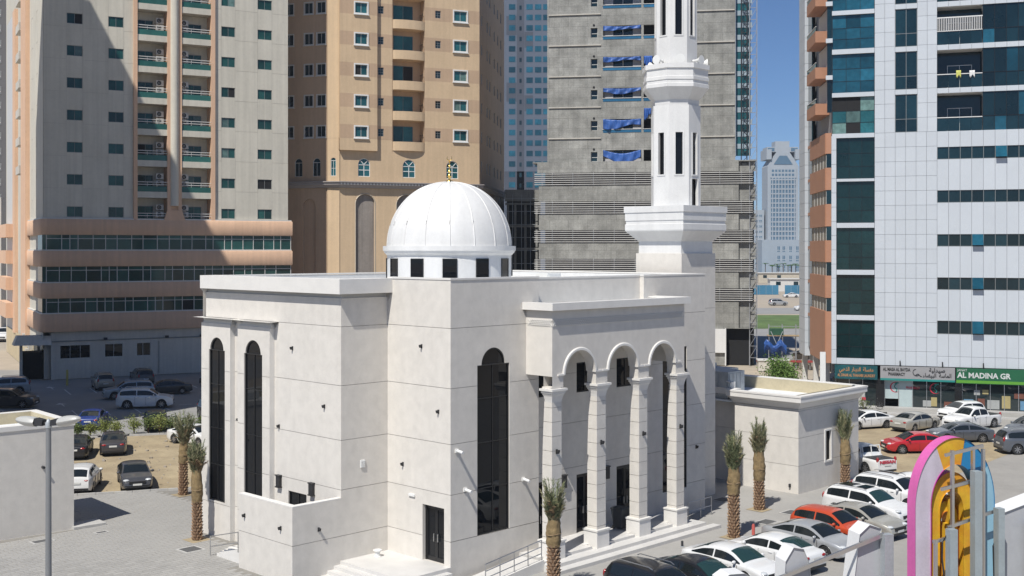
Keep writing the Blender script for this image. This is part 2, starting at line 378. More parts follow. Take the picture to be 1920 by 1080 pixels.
# roof furniture
for (x, y, w, d, h) in ((13.2, 6.5, 1.1, 0.9, 0.7), (15.0, 9.0, 1.4, 1.0, 0.55), (-0.8, 11.5, 0.9, 0.9, 0.35)):
    mb = MB(); mb.box(x, x + w, y, y + d, 12.45, 12.45 + h); mb.box(x + 0.1, x + w - 0.1, y - 0.03, y, 12.5, 12.4 + h)
    for q in (0.06, w - 0.12): mb.box(x + q, x + q + 0.06, y + 0.02, y + d - 0.02, 12.35, 12.45)
    mb.build('roof_unit', WHITEPLASTIC, mosque)
# portico
PV = -1.65; PU0, PU1 = 4.75, 14.8; cols_u = [5.08, 8.22, 11.42, 14.48]
PT = 12.03
arch_ops = []
for a, b in zip(cols_u, cols_u[1:]):
    l, r = a + 0.42, b - 0.42
    arch_ops.append([(8.13, l, r), (8.72, l, r), (8.72, l + 0.08, r - 0.08)] + [(z, x0, x1) for z, x0, x1 in o_arch(l + 0.08, r - 0.08, 8.72, 8.72, 16)[1:]])
wall(mosque, PR(0, PV), PU0, PU1, 8.13, PT - 0.2, arch_ops, STONE, [11.03], rev=0.55)
mb = MB(); mb.box(PU0 + 0.3, PU1 - 0.3, PV + 0.55, PV + 0.56, 10.1, PT - 0.4)
ib = MB()
Pb = PR(0, PV + 0.551)
wall(mosque, lambda s, d, z: (s, PV + 0.551 - d, z), PU0 + 0.01, PU1 - 0.01, 8.13, 10.25, arch_ops, STONE, [], rev=0.01, name='inner_face')
for a, b in zip(cols_u, cols_u[1:]):          # moulded archivolts
    l, r = a + 0.50, b - 0.50; c, rad = (l + r) / 2, (r - l) / 2; n = 20; mb = MB()
    ring = [(-0.0, 0.0), (0.0, 0.07), (0.1, 0.07), (0.14, 0.03), (0.14, 0.0)]
    pts = []
    for k in range(n + 1):
        an = math.pi * k / n
        pts.append([(c - (rad + o) * math.cos(an), PV - h, 8.72 + (rad + o) * math.sin(an)) for o, h in ring])
    for k in range(n):
        for j in range(len(ring) - 1): mb.poly([pts[k][j], pts[k + 1][j], pts[k + 1][j + 1], pts[k][j + 1]])
    for q in (pts[0], pts[-1]): mb.poly(q)
    mb.build('archivolt', STONE2, mosque, smooth=30)
    for (x0, x1) in ((a + 0.02, l - 0.0), (r + 0.0, b - 0.02)):
        box('impost', STONE2, mosque, x0, x1, PV - 0.06, PV + 0.5, 8.69, 8.77)
wall(mosque, PL(PU0, 0), PV, 0.0, 8.68, PT - 0.2, [], STONE, [11.03], gap=0.02)
mb = MB(); mb.box(PU0 + 0.498, PU0 + 0.5, PV + 0.55, 0, 8.72, 10.2); mb.box(PU0 + 0.003, PU0 + 0.5, PV + 0.55, -0.003, 8.68, 8.72); mb.build('soffit', STONE, mosque); mb = MB(); mb.box(PU1 - 0.5, PU1 - 0.002, PV + 0.55, VB2, 8.68, 8.72); mb.box(PU1 - 0.002, PU1, PV, VB2, 8.68, PT - 0.2); mb.box(PU1 - 0.5, PU1 - 0.498, PV + 0.55, VB2, 8.72, 10.2); mb.build('soffit', STONE, mosque)
box('porch_ceiling', WHITE, mosque, PU0 + 0.5, PU1 - 0.5, PV + 0.56, VB, 10.2, 10.25)
box('portico_roof', ROOFW, mosque, PU0 + 0.2, PU1 - 0.2, PV + 0.2, VB, 11.6, 11.75)
ppath = [(PU1, VB2), (PU1, PV), (PU0, PV), (PU0, 0.0)]
MB().sweep(ppath, [(0, 11.29), (0.10, 11.30), (0.10, 11.38), (0.05, 11.39), (0.06, 11.45), (0.11, 11.56), (0.20, 11.68), (0.34, 11.77), (0.4, 11.78), (0.4, 11.96), (0.43, 11.96), (0.43, 12.02), (-0.25, 12.04), (-0.25, 11.7)], side=1).build('cornice', STONE2, mosque, smooth=25)
MB().sweep(ppath, [(0.0, 10.86), (0.05, 10.88), (0.05, 10.96), (0.015, 10.97), (0.015, 11.28), (0, 11.28)], side=1).build('frieze', STONE2, mosque)
# carved lattice on the frieze: one joined part, the strokes are too fine to pick apart
fr = MB()
def lattice(P, s0, s1, z0, z1, step):
    k = s0
    while k + step <= s1:
        for (a, b) in (((k, z0), (k + step, z1)), ((k, z1), (k + step, z0))):
            dx, dz = b[0] - a[0], b[1] - a[1]; ln = math.hypot(dx, dz); nx, nz = -dz / ln * 0.018, dx / ln * 0.018
            q = [(a[0] + nx, a[1] + nz), (b[0] + nx, b[1] + nz), (b[0] - nx, b[1] - nz), (a[0] - nx, a[1] - nz)]
            fr.hexa([P(x, -0.035, z) for x, z in q] + [P(x, -0.015, z) for x, z in q])
        k += step / 2
lattice(PR(0, PV), PU0, PU1, 10.98, 11.27, 0.3); lattice(PL(PU0, 0), PV, -0.05, 10.98, 11.27, 0.3)
tag(fr.build('carved_lattice', STONE2, mosque), kind='stuff')
# columns
for cu in cols_u:
    w = 0.325; y0 = PV + 0.02; c = MB().build('column', STONE, mosque) if False else None
    shaft = MB(); g = MB(); zc = [1.32 + 0.66 * k for k in range(11)]; zc = [z for z in zc if z < 7.5]
    def back(z): return y0 + (0.60 if z < 4.6 else 0.60 - 0.13 * ((z - 4.6) / 3.0) ** 1.4)
    zs = [1.18] + zc + [7.55]; root = None
    for za, zb in zip(zs, zs[1:]):
        a, b = za + (0.012 if za > 1.2 else 0), zb - (0.012 if zb < 7.5 else 0)
        m2 = MB(); m2.hexa([(cu - w, y0, a), (cu + w, y0, a), (cu + w, back(a), a), (cu - w, back(a), a), (cu - w, y0, b), (cu + w, y0, b), (cu + w, back(b), b), (cu - w, back(b), b)])
        if root is None: root = m2.build('column', STONE, mosque)
        else: m2.build('column_drum', STONE, root)
    box('column_core', MORTAR, root, cu - w + 0.02, cu + w - 0.02, y0 + 0.02, y0 + 0.38, 1.2, 7.6)
    pth = [(cu - w, y0), (cu - w, y0 + 0.42), (cu + w, y0 + 0.42), (cu + w, y0)]
    MB().sweep(pth, [(-0.3, 7.5), (0.0, 7.5), (0.02, 7.62), (0.06, 7.78), (0.1, 7.86), (0.1, 7.9), (0.14, 7.92), (0.14, 8.0), (0.2, 8.02), (0.2, 8.12), (-0.3, 8.12)], closed=True, side=-1).build('capital', STONE2, root)
    pl = MB(); pl.box(cu - w - 0.12, cu + w + 0.12, y0 - 0.12, y0 + 0.72, 0.32, 1.1); pl.box(cu - w - 0.16, cu + w + 0.16, y0 - 0.16, y0 + 0.76, 1.1, 1.18); pl.build('plinth', STONE2, root)
    box('pier', STONE, root, cu - w - 0.09, cu + w + 0.09, PV + 0.004, PV + 0.546, 8.122, 8.2)
# porch floor, steps and ramp
PAVE2 = mat('honed_stone', (0.60, 0.585, 0.56), 0.5, 0.06, 1.3, rnd=0.03)
box('porch_floor', PAVE2, mosque, 4.3, 15.6, -1.2, VB, 0, 0.45)
box('step', PAVE2, mosque, 4.0, 15.9, -2.25, -1.203, 0, 0.32)
box('step', PAVE2, mosque, 3.7, 16.5, -2.75, -2.253, 0, 0.16)
for a, b in zip(cols_u, cols_u[1:]): box('step', PAVE2, mosque, a + 0.62, b - 0.62, -1.6, -1.206, 0.322, 0.447)
ramp = MB(); ramp.hexa([(0.2, -1.7, 0), (4.0, -1.7, 0), (4.0, -0.35, 0), (0.2, -0.35, 0), (0.2, -1.7, 0.03), (4.0, -1.7, 0.44), (4.0, -0.35, 0.44), (0.2, -0.35, 0.03)]); ramp.build('ramp', PAVE2, mosque)
kerb = MB(); kerb.hexa([(0.2, -1.85, 0), (4.0, -1.85, 0), (4.0, -1.703, 0), (0.2, -1.703, 0), (0.2, -1.85, 0.12), (4.0, -1.85, 0.53), (4.0, -1.703, 0.53), (0.2, -1.703, 0.12)]); kerb.build('ramp_kerb', STONE2, mosque)
rl = MB(); rr = lambda t: 0.05 + 0.42 * t
for k in range(5):
    t = k / 4; u = 0.4 + 3.5 * t; rl.tube([(u, -1.78, rr(t)), (u, -1.78, rr(t) + 0.95)], 0.025)
for q in (0.35, 0.65, 0.95): rl.tube([(0.4, -1.78, rr(0) + q), (3.9, -1.78, rr(1) + q)], 0.022)
rl.build('handrail', STEEL, mosque)
rl = MB()
for u in (16.6, 17.7, 18.7): rl.tube([(u, -0.6, 0), (u, -0.6, 1.0)], 0.025)
for q in (0.5, 0.98): rl.tube([(16.6, -0.6, q), (18.7, -0.6, q)], 0.022)
rl.build('handrail', STEEL, mosque)
# entrance landing at the corner block
box('landing', PAVE2, mosque, -2.72, -0.002, 0.0, W0 - 0.002, 0, 0.6)
for k in range(1, 4):
    z = 0.6 - 0.15 * k; o = 0.36 * k
    box('step', PAVE2, mosque, -2.72 - o, -2.72 - o + 0.358, -o, W0 - 0.002, 0, z); box('step', PAVE2, mosque, -2.72 - o + 0.36, -0.2, -o, -o + 0.358, 0, z)
mb = MB(); mb.revolve([(0.16, 0.6), (0.16, 0.62), (0.11, 0.64), (0.13, 0.82), (0.2, 0.86), (0.2, 0.9), (0.15, 0.9), (0.13, 0.84)], 10, (-1.05, 3.75)); mb.build('planter_pot', WHITEPLASTIC, mosque, smooth=40)
# wall lights and small fittings
def wall_light(P, s, z, sz=0.09, m=DARKMETAL, long=0.15):
    mb = MB(); mb.boxP(P, s - sz / 2, s + sz / 2, -0.03, 0, z - sz, z + sz); mb.boxP(P, s - sz / 2.4, s + sz / 2.4, -long, -0.03, z - sz * 0.2, z + sz * 0.75); mb.boxP(P, s - sz / 3.4, s + sz / 3.4, -long * 0.9, -0.05, z - sz * 0.7, z - sz * 0.2)
    mb.build('wall_light', m, mosque)
for t, z in ((1.91, 10.15), (0.78, 7.33), (3.2, 4.71)): wall_light(PL(0, 0), t, z)
for t, z in ((3.72, 9.86), (1.22, 7.37), (4.81, 6.09)): wall_light(PL(WB, 0), W0 + t, z)
wall_light(PL(WB, 0), W0 + 8.3, 6.05); wall_light(PL(LB, 0), W0 + 3.7, 2.45); wall_light(PL(LB, 0), W0 + 0.85, 2.35)
wall_light(PR(0, W0), -3.9, 2.2)
for t, z in ((4.86, 3.3), (2.2, 3.95)):
    mb = MB(); P = PL(WB, 0); s = W0 + (4.75 if t > 4 else 2.12); mb.boxP(P, s - 0.14, s + 0.14, -0.16, 0, 3.25, 3.75); mb.boxP(P, s - 0.17, s + 0.17, -0.19, 0, 3.75, 3.8); mb.boxP(P, s - 0.17, s + 0.17, -0.19, 0, 3.2, 3.25); mb.build('lantern', DARKMETAL, mosque)
for u, z in zip(cols_u, (5.24, 5.3, 5.36, 5.39)): wall_light(PR(0, PV + 0.02), u - 0.02, z, 0.11, long=0.18)
for s, z in ((0.35, 5.66), (0.86, 3.88), (4.55, 3.83)):
    mb = MB(); mb.boxP(PR(0, 0), s - 0.1, s + 0.1, -0.05, 0, z - 0.08, z + 0.08); mb.tube([(s, -0.05, z), (s, -0.42, z - 0.05)], 0.07, 8); mb.build('camera_fitting', WHITEPLASTIC, mosque)
wall_light(PR(0, VB2), 18.6, 3.6, 0.1)
for u in (7.95, 11.2):
    mb = MB(); mb.boxP(PR(0, VB), u - 0.14, u + 0.14, -0.16, 0, 2.85, 3.45); mb.boxP(PR(0, VB), u - 0.17, u + 0.17, -0.19, 0, 3.45, 3.5); mb.build('lantern', DARKMETAL, mosque)
mb = MB(); mb.boxP(PL(0, 0), 2.35, 2.75, -0.08, 0, 3.35, 3.45); mb.build('emergency_light', WHITEPLASTIC, mosque)
mb = MB(); mb.boxP(PR(0, W0), -1.6, -1.35, -0.04, 0, 4.6, 4.95)
for k in range(4): mb.boxP(PR(0, W0), -1.58, -1.37, -0.06, -0.04, 4.63 + k * 0.08, 4.67 + k * 0.08)
mb.build('vent_grille', WHITEPLASTIC, mosque)
# dome
DC = (7.24, 8.03); dome_r = 3.3; zr = 14.62
drum = MB(); drum.revolve([(3.28, 12.3), (3.28, 14.2)], 60, DC, cap=False); drum_o = drum.build('drum', WHITE, mosque, smooth=30)
MB().revolve([(3.2, 14.18), (3.3, 14.18), (3.34, 14.24), (3.42, 14.3), (3.44, 14.36), (3.46, 14.4), (3.5, 14.42), (3.5, 14.66), (3.1, 14.66)], 72, DC, cap=False).build('drum_ring', WHITE, mosque, smooth=30)
toc = math.atan2(-math.cos(0), 0)
view_a = math.atan2(51.2 - 0 + 10, -3) # direction is only used for the phase of the windows
face_a = R(270 - 45.35)                # local direction that faces the street
for k in range(12):
    a = face_a + R(3.4) + k * 2 * math.pi / 12; ca, sa = math.cos(a), math.sin(a)
    def PD(s, d, z): return (DC[0] + (3.28 - d) * ca - s * sa, DC[1] + (3.28 - d) * sa + s * ca, z)
    f = MB(); f.boxP(PD, -0.37, -0.33, -0.04, 0.1, 12.98, 14.02).boxP(PD, 0.33, 0.37, -0.04, 0.1, 12.98, 14.02).boxP(PD, -0.33, 0.33, -0.04, 0.1, 13.98, 14.02).boxP(PD, -0.33, 0.33, -0.04, 0.1, 12.98, 13.02)
    w_ = f.build('window', BLACKFRAME, drum_o); MB().boxP(PD, -0.33, 0.33, -0.02, 0.1, 13.02, 13.98).build('pane', BLACKGLASS, w_)
dprof = []
for k in range(25):
    t = k / 24 * math.pi / 2; x = 3.27 * math.cos(t) ** 0.94; z = zr + 3.42 * math.sin(t); dprof.append((max(x, 0.0), z))
dome = MB().revolve(dprof, 96, DC, cap=False).build('dome', WHITE, mosque, smooth=60)
for k in range(16):
    a = face_a + R(3.4) + k * 2 * math.pi / 16; ca, sa = math.cos(a), math.sin(a); mb = MB()
    pts = [(DC[0] + (r + 0.008) * ca, DC[1] + (r + 0.008) * sa, z) for r, z in dprof[:-1] if r > 0.12]
    mb.tube(pts, 0.032, 6); mb.build('rib', WHITE, dome, smooth=60)
zt = zr + 3.42
fin = [(0.24, zt - 0.04), (0.2, zt + 0.06), (0.07, zt + 0.1), (0.05, zt + 0.2), (0.13, zt + 0.3), (0.05, zt + 0.4), (0.04, zt + 0.47), (0.1, zt + 0.56), (0.04, zt + 0.65), (0.035, zt + 0.78), (0.07, zt + 0.84), (0.03, zt + 0.9), (0.025, zt + 1.0), (0.05, zt + 1.06), (0.0, zt + 1.12)]
fo = MB().revolve(fin, 14, DC, cap=False).build('finial', GOLD, dome, smooth=50)
cr = MB(); pts = []; rads = []
for k in range(15):
    a = R(130) + k / 14 * R(280); pts.append((DC[0] + 0.13 * math.cos(a) * 0.7, DC[1] + 0.13 * math.cos(a) * -0.7, zt + 1.27 + 0.13 * math.sin(a))); rads.append(0.006 + 0.022 * math.sin(math.pi * k / 14))
cr.tube(pts, rads, 6); cr.build('crescent', GOLD, fo, smooth=60)
# minaret
MC = (21.7, 4.05); hb = 1.66
def sq(h): return [(MC[0] - h, MC[1] - h), (MC[0] + h, MC[1] - h), (MC[0] + h, MC[1] + h), (MC[0] - h, MC[1] + h)]
def octa(ap): r = ap / math.cos(math.pi / 8); return [(MC[0] + r * math.cos(math.pi / 8 + k * math.pi / 4), MC[1] + r * math.sin(math.pi / 8 + k * math.pi / 4)) for k in range(8)]
P1 = lambda s, d, z: (MC[0] + s, MC[1] - hb + d, z); P2 = lambda s, d, z: (MC[0] - hb + d, MC[1] + s, z)
wall(mosque, P1, -hb, hb, 0, 14.25, [], STONE, J); wall(mosque, P2, -hb, hb, 12.3, 14.25, [], STONE, [])
mb = MB(); mb.box(MC[0] + hb - 0.002, MC[0] + hb, MC[1] - hb + 0.002, MC[1] + hb, 0, 14.25); mb.box(MC[0] - hb, MC[0] + hb, MC[1] + hb - 0.002, MC[1] + hb, 0, 14.25); mb.box(MC[0] - hb + 0.01, MC[0] + hb - 0.01, MC[1] - hb + 0.01, MC[1] + hb - 0.01, 14.2, 14.25); mb.build('minaret_base', STONE, mosque)
mb = MB(); S = lambda h, z: (sq(h), z)
lv = [(1.54, 14.25), (1.54, 14.95), (1.6, 15.0), (2.1, 15.55), (2.12, 15.62), (2.12, 15.95), (2.08, 15.97), (2.08, 16.15), (2.12, 16.17), (2.12, 16.62), (2.17, 16.64), (2.17, 17.0)]
for (a, za), (b, zb) in zip(lv, lv[1:]): mb.frustum(sq(a), za, sq(b), zb, caps=False)
mb.poly([(x, y, 17.0) for x, y in sq(2.17)]); mb.build('lower_balcony', WHITE, mosque)
APM, APU = 1.38, 1.19
def shaft(ap, z0, z1, w0, w1, sw, doorface=None):
    pts = octa(ap)
    hw = ap * math.tan(math.pi / 8)
    for k in range(8):
        a = k * math.pi / 4; ca, sa = math.cos(a), math.sin(a)
        PP = lambda s, d, z: (MC[0] + (ap - d) * ca - s * sa, MC[1] + (ap - d) * sa + s * ca, z)
        op = [o_rect(-sw / 2, sw / 2, w0, w1)]
        if doorface and k == 6: op.append(o_rect(-0.3, 0.3, *doorface))
        wall(mosque, PP, -hw, hw, z0, z1, op, WHITE, [], rev=0.25, name='minaret_face')
        for o in op:
            l, r = o[0][1], o[0][2]; window(mosque, PP, l, r, o[0][0], o[1][0], [], [], BLACKFRAME, BLACKGLASS, 0.22, 0.03)
            mb = MB(); mb.boxP(PP, l - 0.08, l, -0.03, 0.0, o[0][0] - 0.08, o[1][0]).boxP(PP, r, r + 0.08, -0.03, 0.0, o[0][0] - 0.08, o[1][0]).boxP(PP, l, r, -0.03, 0.0, o[0][0] - 0.08, o[0][0]); mb.build('window_surround', WHITE, mosque)
shaft(APM, 17.0, 22.9, 18.85, 21.3, 0.42, (17.05, 18.6))
mb = MB(); lv = [(1.28, 22.75), (1.3, 23.2), (1.8, 23.85), (1.84, 23.9), (1.84, 24.1), (1.8, 24.12), (1.8, 24.3), (1.84, 24.32), (1.84, 24.5), (1.8, 24.52), (1.8, 24.95), (1.88, 24.98), (1.88, 25.25)]
for (a, za), (b, zb) in zip(lv, lv[1:]): mb.frustum(octa(a), za, octa(b), zb, caps=False)
mb.poly([(x, y, 25.1) for x, y in octa(1.88)]); mb.build('upper_balcony', WHITE, mosque)
shaft(APU, 25.1, 32.0, 27.0, 30.6, 0.40)
mb = MB(); lv = [(1.15, 31.9), (1.6, 32.6), (1.65, 33.4), (1.2, 33.4), (1.2, 35.0), (1.35, 35.1)]
for (a, za), (b, zb) in zip(lv, lv[1:]): mb.frustum(octa(a), za, octa(b), zb, caps=False)
mb.poly([(x, y, 35.1) for x, y in octa(1.35)]); mb.build('minaret_top', WHITE, mosque)
MB().revolve([(1.2, 35.1), (1.15, 35.8), (0.85, 36.6), (0.4, 37.2), (0.0, 37.5)], 24, MC, cap=False).build('minaret_cap', WHITE, mosque, smooth=60)
for k in (4, 5, 6, 7, 0, 2):
    a = k * math.pi / 4; ca, sa = math.cos(a), math.sin(a); c0 = Vector((MC[0] + 1.55 * ca, MC[1] + 1.55 * sa, 25.5)); dv = Vector((ca, sa, 0.0)); mb = MB()
    mb.tube([c0 - dv * 0.3, c0 - dv * 0.1, c0 + dv * 0.05, c0 + dv * 0.2, c0 + dv * 0.32], [0.07, 0.06, 0.1, 0.17, 0.27], 16); mb.bar(c0 - Vector((0, 0, 0.4)), c0, 0.05)
    h_ = mb.build('loudspeaker_horn', WHITEPLASTIC, mosque, smooth=50)
    MB().tube([c0 + dv * 0.1, c0 + dv * 0.3], [0.05, 0.08], 10).build('horn_core', GALV, h_)
# ================================================================ ground
DUST = mat('dusty_ground', (0.42, 0.36, 0.28), 0.95, 0.12, 0.05, 0.2, 3, c2=(0.36, 0.31, 0.25))
PAVER = mat('concrete_paver', (0.325, 0.316, 0.298), 0.85, 0.05, 0.5, 0.1, 40, rnd=0.08, stain=0.22)
PAVING = mat('light_paving', (0.345, 0.333, 0.311), 0.85, 0.06, 0.35, 0.1, 30, stain=0.35)
SAND = mat('sand', (0.37, 0.30, 0.19), 0.95, 0.14, 0.35, 0.5, 6, c2=(0.31, 0.245, 0.155), dscale=0.4)
ASPHALT = mat('asphalt', (0.285, 0.28, 0.27), 0.9, 0.08, 0.3, 0.2, 60, stain=0.2)
LOTG = mat('worn_concrete_lot', (0.32, 0.305, 0.28), 0.9, 0.08, 0.25, 0.2, 25, c2=(0.31, 0.295, 0.27), stain=0.45)
KERB = mat('kerb_concrete', (0.45, 0.44, 0.42), 0.85, 0.08, 1.5, rnd=0.05)
PAINT = mat('road_paint', (0.62, 0.62, 0.60), 0.7, 0.1, 4)
GRASS = mat('lawn', (0.10, 0.155, 0.045), 0.9, 0.3, 0.3)
mb = MB(); mb.revolve([(0.0, -0.06), (1500, -0.06)], 96, (0, 600), cap=False); mb.build('ground', DUST, kind='structure')
plaza = area([(-60, 20), (60, 20), (60, 66), (30, 70), (20.5, 79), (5, 84), (-8, 74.6), (-18.5, 71.2), (-25.7, 68.9), (-60, 57.9)], 0.0, PAVING, 'plaza_paving', kind='structure')
area([(-60, 57.9), (-25.7, 68.9), (-18.5, 71.2), (-8, 74.6), (-8, 97.5), (-29.5, 91), (-60, 81)], -0.012, SAND, 'sand_lot', kind='structure')
area([(-75, 76), (-29.5, 91), (-8, 97.5), (2, 101), (2, 152), (-24, 144), (-52, 129.5), (-58, 141), (-110, 141), (-110, 66)], -0.02, ASPHALT, 'parking_asphalt', kind='structure')
lot = area([(7, 44), (62, 44), (62, 96), (45, 99.5), (33, 103.5), (27, 98), (19, 86), (20.5, 76.5), (23, 70), (13, 58.5)], 0.004, LOTG, 'car_park_surface', kind='structure')
area([(21, 75.5), (25.5, 72.2), (30, 77), (36, 84), (36, 92), (31, 97), (25, 96), (19, 87)], 0.008, SAND, 'sand_patch', kind='structure')
area([(20, 103), (33, 103.4), (46, 99), (62, 94), (62, 101), (28, 112)], 0.12, PAVING, 'shop_pavement', kind='structure')
box('shop_kerb', KERB, None, 0, 30, -0.15, 0.15, 0, 0.125).matrix_world = Matrix.Translation((33, 103.2, 0)) @ Matrix.Rotation(R(-18.5), 4, 'Z')
tag(bpy.data.objects['shop_kerb'], kind='structure')
area([(40, 214), (200, 226), (200, 262), (40, 258)], -0.03, GRASS, 'lawn', kind='structure')
area([(32, 150), (75, 165), (75, 214), (40, 213.9)], -0.034, ASPHALT, 'side_street', kind='structure')
area([(20, 262.1), (300, 268), (300, 300), (20, 288)], -0.035, ASPHALT, 'far_road', kind='structure')
WATER = mat('lagoon_water', (0.10, 0.22, 0.30), 0.15, 0.05, 0.02)
area([(-200, 620), (500, 620), (500, 700), (-200, 700)], -0.03, WATER, 'lagoon_water', kind='structure')
# pavers by the kiosk: real slabs with open joints, near ones as parts
area([(-27, 46.5), (-3, 46.5), (-3.2, 50), (-9, 52), (-15.5, 60.5), (-12, 65), (-16, 71.8), (-22.4, 69.8), (-22.3, 61), (-27, 57)], 0.003, mat('paver_bedding', (.235, .222, .20), .95, .1, 2), 'paver_bedding', kind='structure')
def paver_field():
    ca, sa = math.cos(MA), math.sin(MA); me = MB(); w, d, g = 0.58, 0.29, 0.02
    me.hexa([(g, g, 0), (w - g, g, 0), (w - g, d - g, 0), (g, d - g, 0), (g + .008, g + .008, 0.014), (w - g - .008, g + .008, 0.014), (w - g - .008, d - g - .008, 0.014), (g + .008, d - g - .008, 0.014)])
    mesh = me.mesh('paver', PAVER); rest = MB(); spots = []
    for i in range(-46, 18):
        for j in range(-10, 112):
            u = i * w + (w / 2 if j % 2 else 0); v = -2.0 + j * d
            x = -2.68 + u * ca - v * sa; y = 51.2 + u * sa + v * ca
            if y < 46.5 or x < -27 or x > -3 or y > 68.7 + (x + 25.7) * 0.31: continue
            if u + w > -5.3 and 3.9 < v < 8.6: continue
            if u + w > -3.0 and 3.9 < v < 15.75: continue
            if u + w > -3.85 and -1.4 < v < 4.0: continue
            if u + w > -0.1 and v < 15.75 and v > -1.4: continue
            if u > 0.2: continue
            K = (x + 22.7) * ca + (y - 60.8) * sa; K2 = -(x + 22.7) * sa + (y - 60.8) * ca
            if K < 0.1 and K2 > -0.4 and K2 < 6: continue
            pxx = 960 + 2200 * x / y
            vis = -40 < pxx < 700 and 467 + 2200 * 14.5 / y < 1100
            spots.append((0 if vis else 1, y, x, u, v))
    spots.sort()
    for n, (q, y, x, u, v) in enumerate(spots):
        z = random.uniform(-0.003, 0.004)
        if n < 300: obj('paver', mesh, plaza, (x, y, z), MA + R(random.uniform(-0.4, 0.4)))
        else:
            pts = []
            for (px, py, pz) in me.v: pts.append((x + px * ca - py * sa, y + px * sa + py * ca, pz + z))
            rest.hexa(pts)
    tag(rest.build('paver_bed', PAVER, plaza), kind='stuff')
paver_field()
def kerb_line(a, b, name='kerb', step=1.0, w=0.15, h=0.13, parent=None):
    a = Vector(a); b = Vector(b); n = max(1, int((b - a).length / step)); t = (b - a) / n; ang = math.atan2(t.y, t.x); L = t.length
    me = MB().box(0.01, L - 0.01, -w / 2, w / 2, -0.05, h).mesh('kerb_stone', KERB)
    root = obj(name, None, None, (a.x, a.y, 0), ang, kind='structure')
    for k in range(n): obj('kerb_stone', me, root, (k * L, 0, random.uniform(-0.006, 0.006)))
    return root
kerb_line((-45, 62.7), (-8, 74.5)); kerb_line((-45, 86), (-29.5, 91.1)); kerb_line((-29.5, 91.1), (-8, 97.6))
# parking bay marks and arrows
pm = []
def stripe(x, y, ang, L, w=0.12): 
    o = MB().box(0, L, -w / 2, w / 2, 0, 0.004).build('road_marking', PAINT, rotz=R(ang), kind='structure'); o.location = (x, y, -0.016); return o
for k in range(9):
    x = -44 + k * 2.5 * math.cos(R(28)); y = 117 + k * 2.5 * math.sin(R(28))
    stripe(x, y, 118, 4.8)
for k in range(6):
    x = -42 + k * 2.6 * math.cos(R(28)); y = 99 + k * 2.6 * math.sin(R(28)); stripe(x, y, 118, 4.6); stripe(x - 0.5, y + 4.2, 28, 1.2)
for x, y in ((-47.5, 121.5), (-41.3, 108.3), (-45, 104)):
    stripe(x, y, 120, 1.6); mb = MB(); mb.poly([(-0.5, 0, 0), (0.5, 0, 0), (0, 1.1, 0)]); o = mb.build('arrow_marking', PAINT, loc=(x - 0.8, y + 1.3, -0.012), rotz=R(30), kind='structure')
# ================================================================ towers
CREAM = mat('cream_render', (0.62, 0.585, 0.50), 0.85, 0.05, 0.3, rnd=0.02, streak=0.12)
PEACH = mat('peach_render', (0.72, 0.475, 0.32), 0.85, 0.05, 0.3, streak=0.12)
GREYCREAM = mat('ground_floor_render', (0.60, 0.565, 0.50), 0.85, 0.06, 0.4, streak=0.12, stain=0.15)
GREENGLASS = mat('green_glass', (0.014, 0.062, 0.055), 0.05, 0.25, 0.8, rnd=0.5, spec=0.4)
GREENPANEL = mat('green_balcony_glass', (0.03, 0.12, 0.10), 0.1, 0.15, 1.0, rnd=0.2, spec=0.4)
WHITEFRAME = mat('white_window_frame', (0.62, 0.61, 0.58), 0.5, 0.03)
GREYFRAME = mat('grey_window_frame', (0.22, 0.23, 0.23), 0.5, 0.03)
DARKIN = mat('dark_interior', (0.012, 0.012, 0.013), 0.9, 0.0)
ACBODY = mat('ac_casing', (0.52, 0.50, 0.46), 0.6, 0.06, 2, rnd=0.1)
CONC = mat('raw_concrete', (0.315, 0.312, 0.288), 0.92, 0.22, 0.7, 0.3, 5, stain=0.5, streak=0.16, c2=(0.38, 0.376, 0.35), dscale=0.12, forms=0.28)
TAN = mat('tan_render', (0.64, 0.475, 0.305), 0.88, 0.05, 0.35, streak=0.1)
TAND = mat('brown_band_shade_render', (0.53, 0.375, 0.25), 0.88, 0.05, 0.35, streak=0.1)  # window band colour; also darkens the tower's shaded side faces
TEALGLASS = mat('teal_glass', (0.02, 0.10, 0.115), 0.05, 0.25, 0.7, rnd=0.45, spec=0.4)
NAVYGLASS = mat('navy_glass', (0.006, 0.022, 0.030), 0.04, 0.2, 0.5, rnd=0.5, spec=0.45)
BLUEGLASS = mat('blue_tinted_glass', (0.012, 0.075, 0.115), 0.04, 0.3, 0.25, rnd=0.45, spec=0.5)
CLAD = mat('white_cladding', (0.525, 0.557, 0.592), 0.35, 0.02, 0.5, rnd=0.025)
CLADJ = mat('cladding_joint', (0.30, 0.31, 0.32), 0.8, 0.0)
ORANGE = mat('terracotta_cladding', (0.40, 0.20, 0.12), 0.55, 0.05, 0.6, rnd=0.03)
CURTG = mat('curtained_green_glass', (0.10, 0.17, 0.155), 0.2, 0.3, 2.5, rnd=0.4)
_wm = {}
